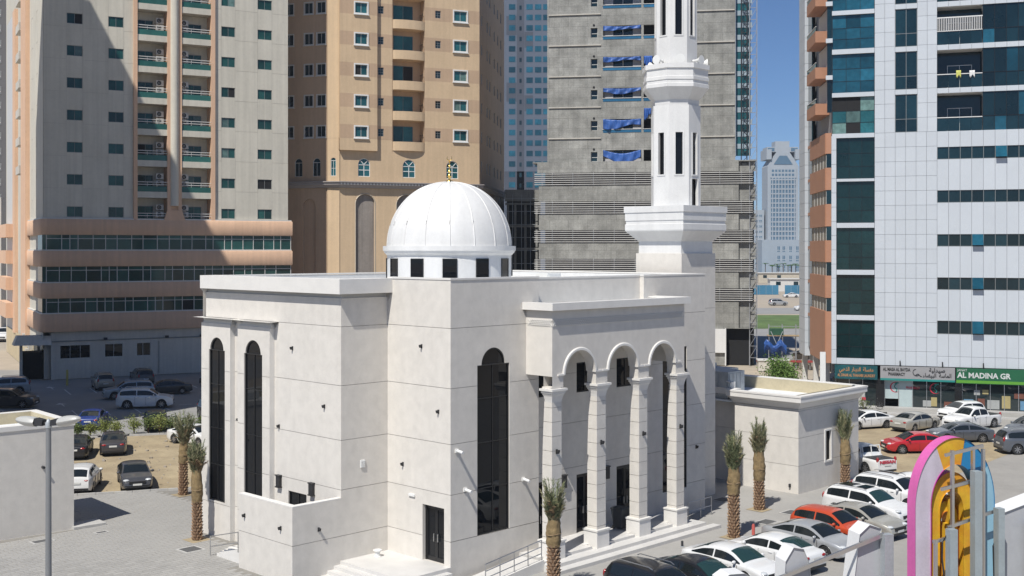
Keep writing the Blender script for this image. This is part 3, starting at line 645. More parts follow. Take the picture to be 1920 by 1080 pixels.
def win_inst(parent, x, y, z, w, h, fm, gm, vs=(0.5,), hs=(), d=0.12, fw=0.05, surround=None, name='window', rot=0, open_p=0.0, inner=0.04):
    key = (round(w, 3), round(h, 3), fm.name, gm.name, tuple(vs), tuple(hs), d, fw, surround and surround[0].name)
    if key not in _wm:
        P = PR(0, 0); f = MB()
        f.boxP(P, 0, fw, d - 0.05, d, 0, h).boxP(P, w - fw, w, d - 0.05, d, 0, h).boxP(P, fw, w - fw, d - 0.05, d, 0, fw).boxP(P, fw, w - fw, d - 0.05, d, h - fw, h)
        xs = [0] + [w * q for q in vs] + [w]; zs = [0] + [h * q for q in hs] + [h]
        for q in xs[1:-1]: f.boxP(P, q - inner / 2, q + inner / 2, d - 0.045, d, fw, h - fw)
        for q in zs[1:-1]: f.boxP(P, fw, w - fw, d - 0.04, d, q - inner / 2, q + inner / 2)
        panes = []
        for x0, x1 in zip(xs, xs[1:]):
            for z0, z1 in zip(zs, zs[1:]): panes.append(MB().boxP(P, x0 + .01, x1 - .01, d - 0.015, d + 0.03, z0 + .01, z1 - .01).mesh('pane', gm))
        sm = None
        if surround:
            m, sw, so = surround; q = MB()
            q.boxP(P, -sw, 0, -so, 0.0, -sw, h + sw).boxP(P, w, w + sw, -so, 0.0, -sw, h + sw).boxP(P, 0, w, -so, 0, h, h + sw).boxP(P, -sw - .05, w + sw + .05, -so - 0.1, 0, -sw - .1, -sw).boxP(P, 0, w, -so, 0, -sw, 0); sm = q.mesh('surround', m)
        _wm[key] = (f.mesh('window', fm), panes, sm)
    fme, panes, sm = _wm[key]
    o = obj(name, fme, parent, (x, y, z), rot)
    for p in panes:
        q = obj('pane', p, o); r_ = random.random()
        if gm.name in ('green_glass', 'teal_glass') and r_ < 0.24:
            q.material_slots[0].link = 'OBJECT'; q.material_slots[0].material = DARKIN if r_ < 0.1 else CURTG
    if sm: obj('surround', sm, o)
    return o
def rotP(x0, y0, ang): 
    c, s = math.cos(R(ang)), math.sin(R(ang)); return lambda t, d, z: (x0 + t * c - d * s, y0 + t * s + d * c, z)
AC_MESH = None
def ac_unit(parent, x, y, z):
    global AC_MESH
    if AC_MESH is None:
        a = MB().box(0, 0.85, 0, 0.32, 0, 0.62).box(0.02, 0.1, 0.02, 0.3, -0.05, 0).box(0.75, 0.83, 0.02, 0.3, -0.05, 0).mesh('ac_unit', ACBODY)
        ring = MB(); n = 18
        for k in range(n):
            a0, a1 = 2 * math.pi * k / n, 2 * math.pi * (k + 1) / n
            for r0, r1, yy in ((0.0, 0.09, -0.02), (0.13, 0.25, -0.006)):
                ring.poly([(0.34 + r0 * math.cos(a0), yy, 0.31 + r0 * math.sin(a0)), (0.34 + r1 * math.cos(a0), yy, 0.31 + r1 * math.sin(a0)), (0.34 + r1 * math.cos(a1), yy, 0.31 + r1 * math.sin(a1)), (0.34 + r0 * math.cos(a1), yy, 0.31 + r0 * math.sin(a1))])
        AC_MESH = (a, ring.mesh('fan_grille', DARKIN))
    o = obj('ac_unit', AC_MESH[0], parent, (x, y, z)); obj('fan_grille', AC_MESH[1], o)
def fill_box(parent, name, m, *b): return box(name, m, parent, *b)

# ---------------- left tower: cream and peach apartments over a banded podium
LT = thing('apartment_tower', 'cream and peach apartment tower with balconies above green banded podium', 'tower', (-51.25, 129.9, 0), R(28))
LTH = 76; zw = [19.27 - 1.17 + 3.6 * k for k in range(8)]
segs = [(-0.6, 1.83, None), (1.83, 3.53, 1), (3.53, 6.27, None), (6.27, 7.96, 1), (7.96, 9.02, None), (18.3, 19.08, None), (19.08, 20.74, 1), (20.74, 23.44, None), (23.44, 25.21, 1), (25.21, 27.2, None)]
for a, b, wn_ in segs:
    ops = [o_rect(a + 0.02, b - 0.02, z, z + 1.17) for z in zw] if wn_ else []
    wall(LT, PR(0, 0), a + 0.008, b - 0.008, 17.5, 46.2, ops, CREAM, [17.5 + 3.6 * k + 0.2 for k in range(1, 8)] if not wn_ else [], gap=0.025, rev=0.14, name='wall_panel')
    if wn_:
        for z in zw: win_inst(LT, a + 0.02, 0, z, b - a - 0.04, 1.17, GREYFRAME, GREENGLASS)
box('joint_backing', MORTAR, LT, -0.55, 9.0, 0.15, 0.3, 17.5, 46.2); box('joint_backing', MORTAR, LT, 18.3, 27.15, 0.15, 0.3, 17.5, 46.2)
mb = MB(); mb.box(-0.6, 27.2, 1.8, 46, 0, 46.2); mb.box(-0.6, 27.2, 0, 46, 46.2, LTH); mb.box(-0.6, 9.0, 0.31, 1.8, 17.5, 46.2); mb.box(18.3, 27.2, 0.31, 1.8, 17.5, 46.2); mb.build('tower_mass', CREAM, LT)
for a, b, y in ((9.02, 9.43, -0.3), (12.78, 13.2, -0.3), (14.0, 14.42, -0.3), (17.83, 18.3, -0.3)): box('pilaster', PEACH, LT, a, b, y, 1.8, 17.6, 46.2)
pr = MB(); pr.revolve([(0.5, 19.5), (0.5, 46.2)], 18, (13.6, -0.15)); pr.build('round_column', CREAM, LT, smooth=40)
MB().box(13.2, 14.0, -0.1, 1.8, 17.6, 46.2).build('pilaster', PEACH, LT)
MB().hexa([(12.3, -0.35, 17.6), (14.9, -0.35, 17.6), (14.9, 0, 17.6), (12.3, 0, 17.6), (12.78, -0.35, 19.0), (14.42, -0.35, 19.0), (14.42, 0, 19.0), (12.78, 0, 19.0)]).build('pilaster_foot', PEACH, LT)
for bi, (a, b) in enumerate(((9.43, 12.78), (14.42, 17.83))):
    for k in range(8):
        fz = 16.8 + 3.6 * k  # fascia bottom
        root = MB().box(a, b, -0.2, 1.8, fz, fz + 0.7).build('balcony', CREAM, LT)
        if k: box('glass_panel', GREENPANEL, root, a + 0.02, b - 0.02, -0.12, -0.08, fz + 0.7, fz + 1.33)
        r = MB(); r.box(a, b, -0.16, -0.06, fz + 1.5, fz + 1.57); r.box(a, b, -0.16, -0.06, fz + 1.78, fz + 1.85)
        for q in (0.33, 0.66): r.box(a + (b - a) * q - 0.02, a + (b - a) * q + 0.02, -0.13, -0.09, fz + 1.3, fz + 1.8)
        r.build('rail', WHITEFRAME, root)
        xw = a + 0.35 if bi == 0 else a + 0.95
        win_inst(root, xw, 1.55, fz + 0.75, 1.75, 1.95, GREYFRAME, GREENGLASS, d=0.2)
        xa = b - 1.15 if bi == 0 else a + 0.05
        ac_unit(root, xa, 0.35, fz + 1.42); ac_unit(root, xa, 0.35, fz + 2.22)
# podium bands
ppod = [(-0.62, 20), (-0.62, 0.8), (-0.5, 0.2), (-0.1, -0.05), (27.3, -0.05), (27.3, 20)]
bands = [(5.3, 7.3), (9.02, 10.73), (12.55, 14.32), (16.09, 17.86)]
for z0, z1 in bands:
    MB().sweep(ppod, [(-0.5, z0), (0.28, z0), (0.34, z0 + 0.08), (0.34, z1 - 0.1), (0.26, z1), (-0.5, z1)], side=1).build('podium_band', PEACH, LT, smooth=40)
    MB().sweep(ppod, [(0.0, z1 + 0.002), (0.24, z1 + 0.002), (0.24, z1 + 0.13), (0.0, z1 + 0.13)], side=1).build('ledge', WHITEFRAME, LT)
for z0, z1 in ((7.43, 9.02), (10.86, 12.55), (14.45, 16.09)):
    xs = [-0.3]; 
    while xs[-1] < 26.5: xs.append(xs[-1] + random.choice((0.86, 1.25, 1.35, 1.6)))
    xs[-1] = 27.5; fr_ = MB(); zt_ = z1 - 0.42
    for x in xs: fr_.box(x - 0.035, x + 0.035, -0.14, -0.04, z0, z1)
    fr_.box(-0.3, 27.5, -0.13, -0.05, zt_ - 0.03, zt_ + 0.03); strip = fr_.build('window_strip', WHITEFRAME, LT)
    for x0, x1 in zip(xs, xs[1:]):
        box('pane', DARKIN if random.random() < 0.06 else GREENGLASS, strip, x0 + 0.04, x1 - 0.04, -0.08, -0.03, z0, zt_ - 0.03); box('pane', GREENGLASS, strip, x0 + 0.04, x1 - 0.04, -0.08, -0.03, zt_ + 0.03, z1)
    box('strip_backing', DARKIN, LT, -0.6, 27.4, 0.0, 0.5, z0, z1); box('corner_shade_panel', NAVYGLASS, LT, -0.72, -0.64, -0.02, 4.2, z0, z1); box('pane', GREENGLASS, strip, -0.68, -0.34, -0.08, -0.03, z0, z1)  # dark panel added at the podium corner in place of its shade
# ground floor
gw = [(1.16, 4.38, (0.333, 0.667)), (5.93, 7.9, (0.5,)), (9.43, 10.98, (0.45,))]
wall(LT, PR(0, 0.2), 1.1 - 0.9, 27.2, 0, 5.3, [o_rect(a, b, 2.25, 3.75) for a, b, _ in gw], GREYCREAM, [4.3], name='wall_panel')
for a, b, vs_ in gw: win_inst(LT, a, 0.2, 2.25, b - a, 1.5, WHITEFRAME, BLACKGLASS, vs=vs_, d=0.14)
mb = MB(); mb.tube([(0.3, 0.12, 4.22), (26, 0.12, 4.22)], 0.05); mb.tube([(11.9, 0.12, 0.2), (11.9, 0.12, 3.9)], 0.04)
mb.build('service_pipe', GREYFRAME, LT)
for x in (5.8, 12.6, 16.6): MB().box(x, x + 0.35, -0.25, 0.15, 4.25, 4.5).build('flood_light', DARKMETAL, LT)
mb = MB(); mb.hexa([(-3.6, 0.3, 3.9), (0.2, -0.6, 3.9), (0.2, 1.6, 3.9), (-3.6, 2.5, 3.9), (-3.2, 0.8, 4.9), (0.2, 0.2, 4.9), (0.2, 1.6, 4.9), (-3.2, 2.5, 4.9)]); mb.build('awning', GREYCREAM, LT)
mb = MB(); mb.box(-0.4, 0.2, 0.9, 1.4, 0, 3.9); mb.box(-2.9, -2.6, 1.3, 1.6, 0, 3.9); mb.build('entrance_post', GREYCREAM, LT)
box('entrance_door', BLACKGLASS, LT, -2.6, -0.4, 1.6, 1.7, 0, 3.2)
# sunlit side of the tower
Psd = lambda t, d, z: (-0.6 + d, t, z)
side = [(0.0, 4.0, CREAM, -0.0, 0), (4.0, 8.2, CREAM, 0, 1), (8.2, 13.8, CREAM, 0, 1), (13.8, 19.5, PEACH, -0.5, 0), (19.5, 25.5, CREAM, 0.4, 2), (25.5, 28.5, CREAM, 0.2, 1), (28.5, 31.5, PEACH, -0.4, 0), (31.5, 42, WHITEFRAME, -0.2, 0)]
for a, b, m, off, wn_ in side:
    Pq = lambda t, d, z, off=off: (-0.62 + off + d, t, z)
    c = (a + b) / 2; ops = [o_rect(c - 0.75, c + 0.75, z, z + 1.3) for z in [4.6 + 3.6 * k for k in range(11)]] if wn_ else []
    wall(LT, Pq, a, b, 3.4 if b < 32 else 2.0, 46.2, ops, m, [], rev=0.2, name='side_panel')
    for o in ops:
        f = MB().boxP(Pq, c - 0.75, c - 0.68, 0.1, 0.16, o[0][0], o[1][0]).boxP(Pq, c + 0.68, c + 0.75, 0.1, 0.16, o[0][0], o[1][0]).build('window', GREYFRAME, LT)
        MB().boxP(Pq, c - 0.68, c + 0.68, 0.13, 0.17, o[0][0], o[1][0]).build('pane', NAVYGLASS, f)
    if off < 0: MB().box(-0.62 + off, -0.3, a, a + 0.01, 3.4, 46.2).box(-0.62 + off, -0.3, b - 0.01, b, 3.4, 46.2).build('pilaster_side', m, LT)
for z0, z1 in bands: box('corner_block', PEACH, LT, -1.9, -0.9, 31, 42, z0, z1)
for k in range(7): MB().box(-1.25, -0.62, 20.3, 24.7, 24 + 3.6 * k, 25 + 3.6 * k).build('side_balcony', GREYCREAM, LT)
wall(LT, lambda t, d, z: (-0.9 + d, t, z), 3.0, 42, 0, 3.6, [], mat('yellow_cream_render', (0.55, 0.46, 0.30), 0.85, 0.08, 0.5, stain=0.2), [], name='side_panel')
for k in range(6): MB().box(-1.35, -0.9, 6 + k * 1.6, 7 + k * 1.6, 2.0 + (k % 3) * 0.8, 2.7 + (k % 3) * 0.8).build('ac_unit', ACBODY, LT)

# ---------------- tan tower behind the dome
TT = thing('tan_tower', 'tan rendered apartment tower with white framed windows behind the dome', 'tower', (-22.07, 149.36, 0), R(22.8))
fl = [28.64 + 3.96 * k for k in range(-0, 6)]
for k, z in enumerate(fl):
    for zz0, zz1, m, isw in ((z, z + 1.75, TAND, True), (z + 1.75, z + 3.96, TAN, False)):
        ops = [o_rect(2.0, 3.6, z + 0.18, z + 1.5)] if isw else []
        wall(TT, PR(0, -0.55), -0.0, 4.95, zz0, zz1, ops, m, [zz0], 0.03, rev=0.16, name='wall_panel')
        ops = [o_rect(5.19, 5.96, z + 0.42, z + 1.4)] if isw else []
        wall(TT, PR(0, 0), 4.95, 7.16, zz0, zz1, ops, m, [zz0], 0.03, rev=0.16, name='wall_panel')
        ops = [o_rect(12.99, 13.75, z + 0.42, z + 1.4), o_rect(15.6, 17.4, z + 0.22, z + 1.55)] if isw else []
        wall(TT, PR(0, 0), 11.46, 19.22, zz0, zz1, ops, m, [zz0], 0.03, rev=0.16, name='wall_panel')
        wall(TT, rotP(-1.3, 0.9 - 0.2, -30), 0.0, 1.6, zz0, zz1, [], TAN, [zz0], 0.03, name='wall_panel')
        wall(TT, rotP(-10.3, 8.8, -41.5), 0.0, 12.0, zz0, zz1, [o_rect(q, q + 1.2, z + 0.2, z + 1.6) for q in (2.5, 6.0, 8.8, 10.6)] if isw else [], TAND, [zz0], 0.03, rev=0.15, name='wall_panel')  # shade of the left face put into the colour on every course
    win_inst(TT, 2.0, -0.55, z + 0.18, 1.6, 1.32, WHITEFRAME, TEALGLASS, surround=(WHITEPLASTIC, 0.16, 0.1)); win_inst(TT, 15.6, 0, z + 0.22, 1.8, 1.33, WHITEFRAME, TEALGLASS, surround=(WHITEPLASTIC, 0.16, 0.1))
    for x in (5.19, 12.99): win_inst(TT, x, 0, z + 0.42, 0.76, 0.98, GREYFRAME, NAVYGLASS, vs=(0.5,), hs=(0.35, 0.7), d=0.14)
    P_ = rotP(-10.3, 8.8, -41.5)
    for q in (2.5, 6.0, 8.8, 10.6):
        c0 = P_(q, 0, z + 0.2); win_inst(TT, c0[0], c0[1], c0[2], 1.2, 1.4, WHITEFRAME, NAVYGLASS, rot=R(-41.5), surround=(WHITEFRAME, 0.1, 0.05))
    zb = z - 0.18
    b = MB(); n = 14; pts = [(7.16 + 4.3 * k / n, -0.05 - 0.42 * math.sin(math.pi * k / n) ** 0.7) for k in range(n + 1)] + [(11.46, 1.6), (7.16, 1.6)]
    b.prism(pts, zb - 1.18, zb - 0.02); bo = b.build('balcony', TAN, TT)
    win_inst(bo, 7.7, 1.5, zb + 0.02, 2.7, 2.15, GREYFRAME, TEALGLASS, vs=(0.5,), d=0.1)
    rr_ = MB(); rr_.tube([(11.3, 0.0, zb), (11.3, 0.0, zb + 1.0), (11.3, 1.5, zb + 1.0)], 0.03)
    for q in range(5): rr_.tube([(11.3, 0.3 * q, zb), (11.3, 0.3 * q, zb + 1.0)], 0.015, 4)
    rr_.build('side_rail', DARKMETAL, bo)
mb = MB(); mb.box(7.16, 11.46, 1.6, 1.7, 27, 56); mb.box(7.1, 7.16, 0.0, 1.6, 27, 56); mb.box(11.46, 11.52, 0.0, 1.6, 27, 56); mb.build('balcony_back', TAND, TT)
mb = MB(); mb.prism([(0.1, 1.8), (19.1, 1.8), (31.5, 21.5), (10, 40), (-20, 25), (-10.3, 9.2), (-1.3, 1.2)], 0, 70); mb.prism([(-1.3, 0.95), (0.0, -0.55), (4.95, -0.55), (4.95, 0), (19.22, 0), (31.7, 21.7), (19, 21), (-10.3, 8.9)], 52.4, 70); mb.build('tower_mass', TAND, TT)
MB().box(0.0, 4.95, -0.55, 0.0, 27.1, 28.63).build('bay_base', TAN, TT); MB().box(4.93, 4.95, -0.55, 0.0, 28.6, 52).build('bay_side', TAND, TT); MB().box(0, 0.02, -0.55, 0.2, 27.1, 52).build('bay_side', TAN, TT)
# arched attic storey and cornice
aw = [(2.54, 4.14), (8.51, 10.23), (14.53, 16.2)]
wall(TT, PR(0, 0), 0, 19.22, 23.1, 28.62, [o_arch(a, b, 23.8, 26.15 - (b - a) / 2) for a, b in aw] + [o_rect(7.16, 11.46, 27.28, 28.62)], TAN, [], rev=0.18, name='wall_panel')
for a, b in aw:
    P_ = PR(0, 0); sp = 26.15 - (b - a) / 2; w_ = window(TT, P_, a, b, 23.8, sp, [0.5], [0.55], WHITEPLASTIC, TEALGLASS, 0.14, 0.08, arch=(a, b, sp), inner=0.09)
    c = (a + b) / 2; q = MB()
    for s_ in (-1, 1):
        ax, az = c, sp; bx, bz = c + s_ * (b - a) * 0.33, sp + (b - a) * 0.36
        q.bar((ax, 0.1, az), (bx, 0.1, bz), 0.08)
    q.build('glazing_bar', WHITEPLASTIC, w_)
wall(TT, rotP(-1.3, 0.7, -30), 0, 1.6, 23.1, 28.62, [o_arch(0.45, 1.15, 23.8, 25.8)], TAN, [], rev=0.15, name='wall_panel')
window(TT, rotP(-1.3, 0.7, -30), 0.45, 1.15, 23.8, 25.8, [0.5], [0.5], WHITEPLASTIC, TEALGLASS, 0.12, 0.06, arch=(0.45, 1.15, 25.8))
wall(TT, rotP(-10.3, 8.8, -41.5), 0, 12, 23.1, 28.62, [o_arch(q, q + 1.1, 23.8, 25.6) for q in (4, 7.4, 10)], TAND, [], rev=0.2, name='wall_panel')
for q in (4, 7.4, 10): window(TT, rotP(-10.3, 8.8, -41.5), q, q + 1.1, 23.8, 25.6, [0.5], [], WHITEFRAME, NAVYGLASS, 0.14, 0.06, arch=(q, q + 1.1, 25.6))
cpa = [(-10.5, 9.0), (-1.35, 0.85), (0.1, -0.05), (19.22, -0.05), (31.7, 21.5)]
GREYTRIM = mat('grey_trim', (0.34, 0.31, 0.30), 0.8, 0.06, 1.0)
MB().sweep(cpa, [(0, 22.3), (0.25, 22.35), (0.4, 22.6), (0.55, 22.7), (0.55, 22.98), (0.7, 23.0), (0.7, 23.12), (-0.2, 23.14)], side=1).build('cornice', GREYTRIM, TT)
for k in range(44): MB().box(0.1 + k * 0.43, 0.31 + k * 0.43, -0.64, -0.6, 22.72, 22.94).build('dentil', WHITEFRAME, TT)
ta = [(2.25, 4.75), (7.7, 10.4), (13.3, 16.0)]
wall(TT, PR(0, 0), 0, 19.22, 0, 22.3, [o_arch(a, b, 0.5, 21.55 - (b - a) / 2) for a, b in ta], TAN, [], rev=0.35, name='wall_panel')
for a, b in ta:
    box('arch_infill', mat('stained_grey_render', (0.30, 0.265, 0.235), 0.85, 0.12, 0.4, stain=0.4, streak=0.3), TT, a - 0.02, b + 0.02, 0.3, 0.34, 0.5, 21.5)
    q = MB(); c, rad = (a + b) / 2, (b - a) / 2; sp = 21.55 - rad
    q.tube([(a - 0.06, -0.02, 1)] + [(c - (rad + 0.06) * math.cos(math.pi * k / 20), -0.02, sp + (rad + 0.06) * math.sin(math.pi * k / 20)) for k in range(21)] + [(b + 0.06, -0.02, 1)], 0.07, 4); q.build('arch_trim', mat('pale_trim', (0.55, 0.48, 0.38), 0.8), TT)
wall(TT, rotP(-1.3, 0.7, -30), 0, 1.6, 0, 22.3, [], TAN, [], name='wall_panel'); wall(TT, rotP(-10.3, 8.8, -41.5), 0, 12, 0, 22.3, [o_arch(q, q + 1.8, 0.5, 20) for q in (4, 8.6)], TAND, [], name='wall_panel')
for q in (4, 8.6): 
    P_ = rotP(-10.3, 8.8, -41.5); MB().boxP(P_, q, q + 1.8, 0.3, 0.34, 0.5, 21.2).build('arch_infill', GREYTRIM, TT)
Pr = rotP(19.22, 0, 60)
for k, z in enumerate([4.9 + 3.96 * j for j in range(12)]):
    ops = [o_rect(q, q + 1.3, z + 0.2, z + 1.7) for q in (1.5, 6.5, 9, 13.5, 17, 20.5)]
    wall(TT, Pr, 0, 25, z, z + 3.96, ops, TAND, [z], 0.03, rev=0.15, name='wall_panel')  # shaded right face takes the darker render as well
    for q in (1.5, 6.5, 9, 13.5, 17, 20.5):
        c0 = Pr(q, 0, z + 0.2); win_inst(TT, c0[0], c0[1], c0[2], 1.3, 1.5, WHITEFRAME, NAVYGLASS, rot=R(60))

# ---------------- bare concrete tower under construction
CB = thing('concrete_tower', 'bare grey concrete tower under construction with slatted podium behind the minaret', 'tower', (2.93, 150, 0), R(-9))
slt = [24.2 - 3.65 * k for k in range(5)]; zlev = 25.6
prev = zlev
for z in slt:
    wall(CB, PR(0, 0), 0.5 if z < 24 else 0.3, 25.6, z, prev, [], CONC, [], name='concrete_band'); wall(CB, PR(0, 0.4), 25.6, 27.7, z, prev, [], CONC, [], name='concrete_band'); box('band_return', CONC, CB, 25.58, 25.6, 0, 0.4, z, prev)
    prev = z - 1.62
    s_ = MB()
    for k in range(6):
        zz = z - 0.14 - 0.268 * k
        box('slat', mat('slat_metal', (0.50, 0.49, 0.47), 0.6, 0.1, 1, rnd=0.12), CB, -0.05, 27.3, -0.12, 0.0, zz - 0.045, zz + 0.045)
    for x in [2.2 + 2.63 * k for k in range(10)]: box('slat_post', GALV, CB, x, x + 0.06, 0.0, 0.08, z - 1.62, z)
wall(CB, PR(0, 0), 1.0, 25.6, 4.7, prev, [], CONC, [], name='concrete_band'); wall(CB, PR(0, 0.4), 25.6, 27.7, 4.7, prev, [], CONC, [], name='concrete_band')
wall(CB, PR(0, 0), 1.0, 27.0, 0, 4.7, [o_rect(24.0, 27.0, 0, 4.6), o_rect(8, 12, 0, 4), o_rect(14, 18, 0, 4)], CONC, [], name='concrete_band', rev=0.6)
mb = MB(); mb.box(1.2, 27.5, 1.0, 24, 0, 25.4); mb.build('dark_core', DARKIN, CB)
box('floor_slab', CONC, CB, -0.3, 27.7, 0.02, 24, 25.45, 25.585)
MB().box(20.6, 23.9, -0.35, -0.05, 1.6, 4.55).box(23.9, 24.05, -0.35, 0, 0, 4.6).build('white_hoarding', WHITE, CB)
wz = [25.35 + 3.95 * k for k in range(6)]
ops = []
for z in wz: ops += [o_rect(7.1, 7.95, z + 0.3, z + 1.5), o_rect(8.66, 13.5, z, z + 1.72), o_rect(13.8, 17.2, z, z + 1.72)]
wall(CB, PR(0, 0.6), 1.51, 25.2, 25.59, 50, ops, CONC, [], rev=0.5, name='concrete_wall')
mb = MB(); mb.box(1.51, 1.6, 0.61, 20, 26.1, 50); mb.box(25.2, 25.25, 0.61, 20, 26.1, 50); mb.build('concrete_side', CONC, CB)
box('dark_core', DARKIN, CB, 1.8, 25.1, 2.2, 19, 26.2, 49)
for k, z in enumerate(wz):
    if z + 0.3 < 26: 
        pass
    w_ = MB().box(7.1, 7.95, 0.95, 1.0, z + 0.3, z + 0.36).box(7.1, 7.16, 0.95, 1.0, z + 0.36, z + 1.5).box(7.89, 7.95, 0.95, 1.0, z + 0.36, z + 1.5).box(7.16, 7.89, 0.95, 1.0, z + 0.8, z + 0.86).build('window', WHITEFRAME, CB); box('pane', NAVYGLASS, w_, 7.16, 7.89, 0.98, 1.02, z + 0.3, z + 1.5)
    MB().revolve([(0.0, 0), (0.14, 0), (0.14, 0.05)], 10).build('vent_hole', DARKIN, CB, loc=(7.5, 0.6, z + 1.85)).rotation_euler = (R(90), 0, 0)
    if k: box('ledge', mat('ledge_plaster', (0.50, 0.47, 0.42), 0.9, 0.1, 1), CB, 1.7, 8.4, 0.45, 0.6, z - 0.75, z - 0.62); box('ledge', MATS['ledge_plaster'], CB, 19.5, 25.1, 0.45, 0.6, z - 0.75, z - 0.62)
    for (a, b) in ((8.66, 13.5), (13.8, 17.2)):
        if k: MB().box(a, b, 0.56, 0.6, z, z + 0.38).build('rail_panel', mat('blue_rail_glass', (0.03, 0.14, 0.26), 0.2, 0.15, 1, rnd=0.2), CB); box('rail', WHITEFRAME, CB, a - 0.1, b, 0.5, 0.58, z + 0.38, z + 0.44)
    box('room_wall', mat('pale_block', (0.45, 0.44, 0.45), 0.9), CB, 8.7, 9.9, 1.3, 1.4, z, z + 1.72); box('room_wall', MATS['pale_block'], CB, 12.4, 13.5, 1.3, 1.4, z, z + 1.72)
    box('window', NAVYGLASS, CB, 9.9, 12.4, 1.4, 1.45, z, z + 1.72); box('frame_bar', WHITEFRAME, CB, 11.1, 11.18, 1.35, 1.4, z, z + 1.72)
box('column_between', CONC, CB, 13.5, 13.8, 0.62, 1.2, 26.2, 49)
TARP = mat('blue_tarpaulin', (0.03, 0.10, 0.34), 0.5, 0.2, 1.5, rnd=0.1)
def tarp(a, b, ztop, drop, sag, label, seed):
    rnd_ = random.Random(seed); mb = MB(); nx, nz = 26, 8; g = []
    ph = [rnd_.uniform(0, 6) for _ in range(4)]
    for i in range(nx + 1):
        t = i / nx; row = []
        d_ = drop * (0.75 + 0.25 * math.sin(t * 5 + ph[0])); top = ztop - sag * math.sin(math.pi * t) ** 1.2
        for j in range(nz + 1):
            q = j / nz; row.append((a + (b - a) * t, 0.42 + 0.10 * math.sin(t * 23 + ph[1] + q * 3) * (0.3 + q) + 0.06 * math.sin(t * 41 + ph[2]), top - d_ * q * (1 - 0.25 * math.sin(math.pi * t) * sag)))
        g.append(row)
    for i in range(nx):
        for j in range(nz): mb.poly([g[i][j], g[i + 1][j], g[i + 1][j + 1], g[i][j + 1]])
    o = mb.build('tarpaulin', TARP, smooth=180, label=label, cat='tarpaulin', group='blue tarpaulins on the concrete tower', loc=(2.93, 150, 0), rotz=R(-9))
    so = o.modifiers.new('cloth', 'SOLIDIFY'); so.thickness = 0.01
names = ['lowest', 'second lowest', 'third lowest', 'fourth lowest', 'fifth lowest']
for k, z in enumerate(wz[:5]):
    ds = [(1.5, 0.45), (1.35, 0.15), (0.75, 0.12), (0.7, 0.1), (0.65, 0.15)][k]
    tarp(8.7, 13.45, z + 1.7, ds[0], ds[1], f'blue tarpaulin hung across the {names[k]} balcony of the concrete tower', k)
    if k in (1, 3): tarp(13.85, 14.9, z + 1.7 + (1.3 if k == 1 else 0), 1.5, 0.0, f'bunched blue tarpaulin in the {names[k]} opening right beside the minaret shaft', 20 + k)
# glass strip, hoist and scaffold at its right edge
for k in range(16):
    z = 26.2 + 1.52 * k
    box('window', TEALGLASS, CB, 25.3, 27.1, 1.4, 1.5, z, z + 0.9); box('spandrel', mat('pale_blue_panel', (0.32, 0.40, 0.46), 0.6, 0.1, 1), CB, 25.3, 27.3, 1.35, 1.55, z + 0.9, z + 1.52)
hoist = thing('hoist_mast', 'black lattice hoist mast on the right edge of the concrete tower', 'hoist', (28.6, 146.3, 0), R(-9))
m_ = MB()
for x in (0, 0.7):
    for y in (0, 0.7): m_.bar((x, y, 25), (x, y, 50), 0.09)
m_.build('mast', DARKMETAL, hoist)
for k in range(18):
    z = 25.3 + k * 1.35; MB().bar((0, 0, z), (0.7, 0, z), 0.07).bar((0, 0, z), (0.7, 0, z + 0.67), 0.06).bar((0.7, 0, z + 0.67), (0, 0, z + 1.35), 0.06).build('brace', DARKMETAL, hoist)
scf = thing('scaffold_tower', 'slim scaffold lattice running up beside the concrete tower', 'scaffold', (29.55, 145.9, 0), R(-9))
for x, y in ((0, 0), (0.9, 0), (0.9, 0.9), (0, 0.9)): MB().bar((x, y, 0), (x, y, 50), 0.07).build('standard', mat('grey_tube', (0.33, 0.34, 0.36), 0.5, metal=0.3), scf)
for k in range(34):
    z = 1 + k * 1.45; MB().bar((0, 0, z), (0.9, 0, z), 0.06).bar((0, 0.0, z), (0.9, 0.0, z + 1.45), 0.05).bar((0.9, 0, z), (0.9, 0.9, z), 0.05).build('ledger', MATS['grey_tube'], scf)

# ---------------- right tower: white cladding and dark glass over shops
RT = thing('clad_tower', 'white panelled tower with dark ribbon windows and shops at its foot', 'tower', (34.8, 106.33, 0), R(-18.5))
S0 = -5.6; S1 = 17.0
box('joint_backing', CLADJ, RT, -1.85, 3.5, 0.33, 0.6, 3.9, 42); box('joint_backing', CLADJ, RT, 3.5, S1, 0.33, 0.6, 3.9, 25.0); box('joint_backing', CLADJ, RT, 7.3, S1, 0.33, 0.6, 25.0, 42); box('tower_mass', CLADJ, RT, S0 + 0.2, S1, 1.9, 18, 0.0, 46); box('joint_backing', CLADJ, RT, S0, -1.85, 0.25, 1.8, 3.9, 42)
panels = []
def panel_area(x0, x1, z0, z1, pw, ph, y=0.0):
    nx = max(1, round((x1 - x0) / pw)); nz = max(1, round((z1 - z0) / ph))
    for i in range(nx):
        for j in range(nz): panels.append((x0 + (x1 - x0) * i / nx, x0 + (x1 - x0) * (i + 1) / nx, z0 + (z1 - z0) * j / nz, z0 + (z1 - z0) * (j + 1) / nz, y))
panel_area(-1.85, 3.5, 3.95, 25.06, 0.92, 1.3)
z_up = [25.06 + 3.87 * k for k in range(5)]
panel_area(-1.85, -0.09, 25.06, 42, 0.92, 1.3); panel_area(1.83, 3.5, 25.06, 42, 0.84, 1.3)
for z in z_up: panel_area(-0.09, 1.83, z + 3.42, z + 3.87, 0.96, 0.45)
rib = [(22.54, 23.63), (18.66, 19.75), (14.74, 15.82), (10.86, 11.95), (6.89, 8.07)]
lo = 3.95
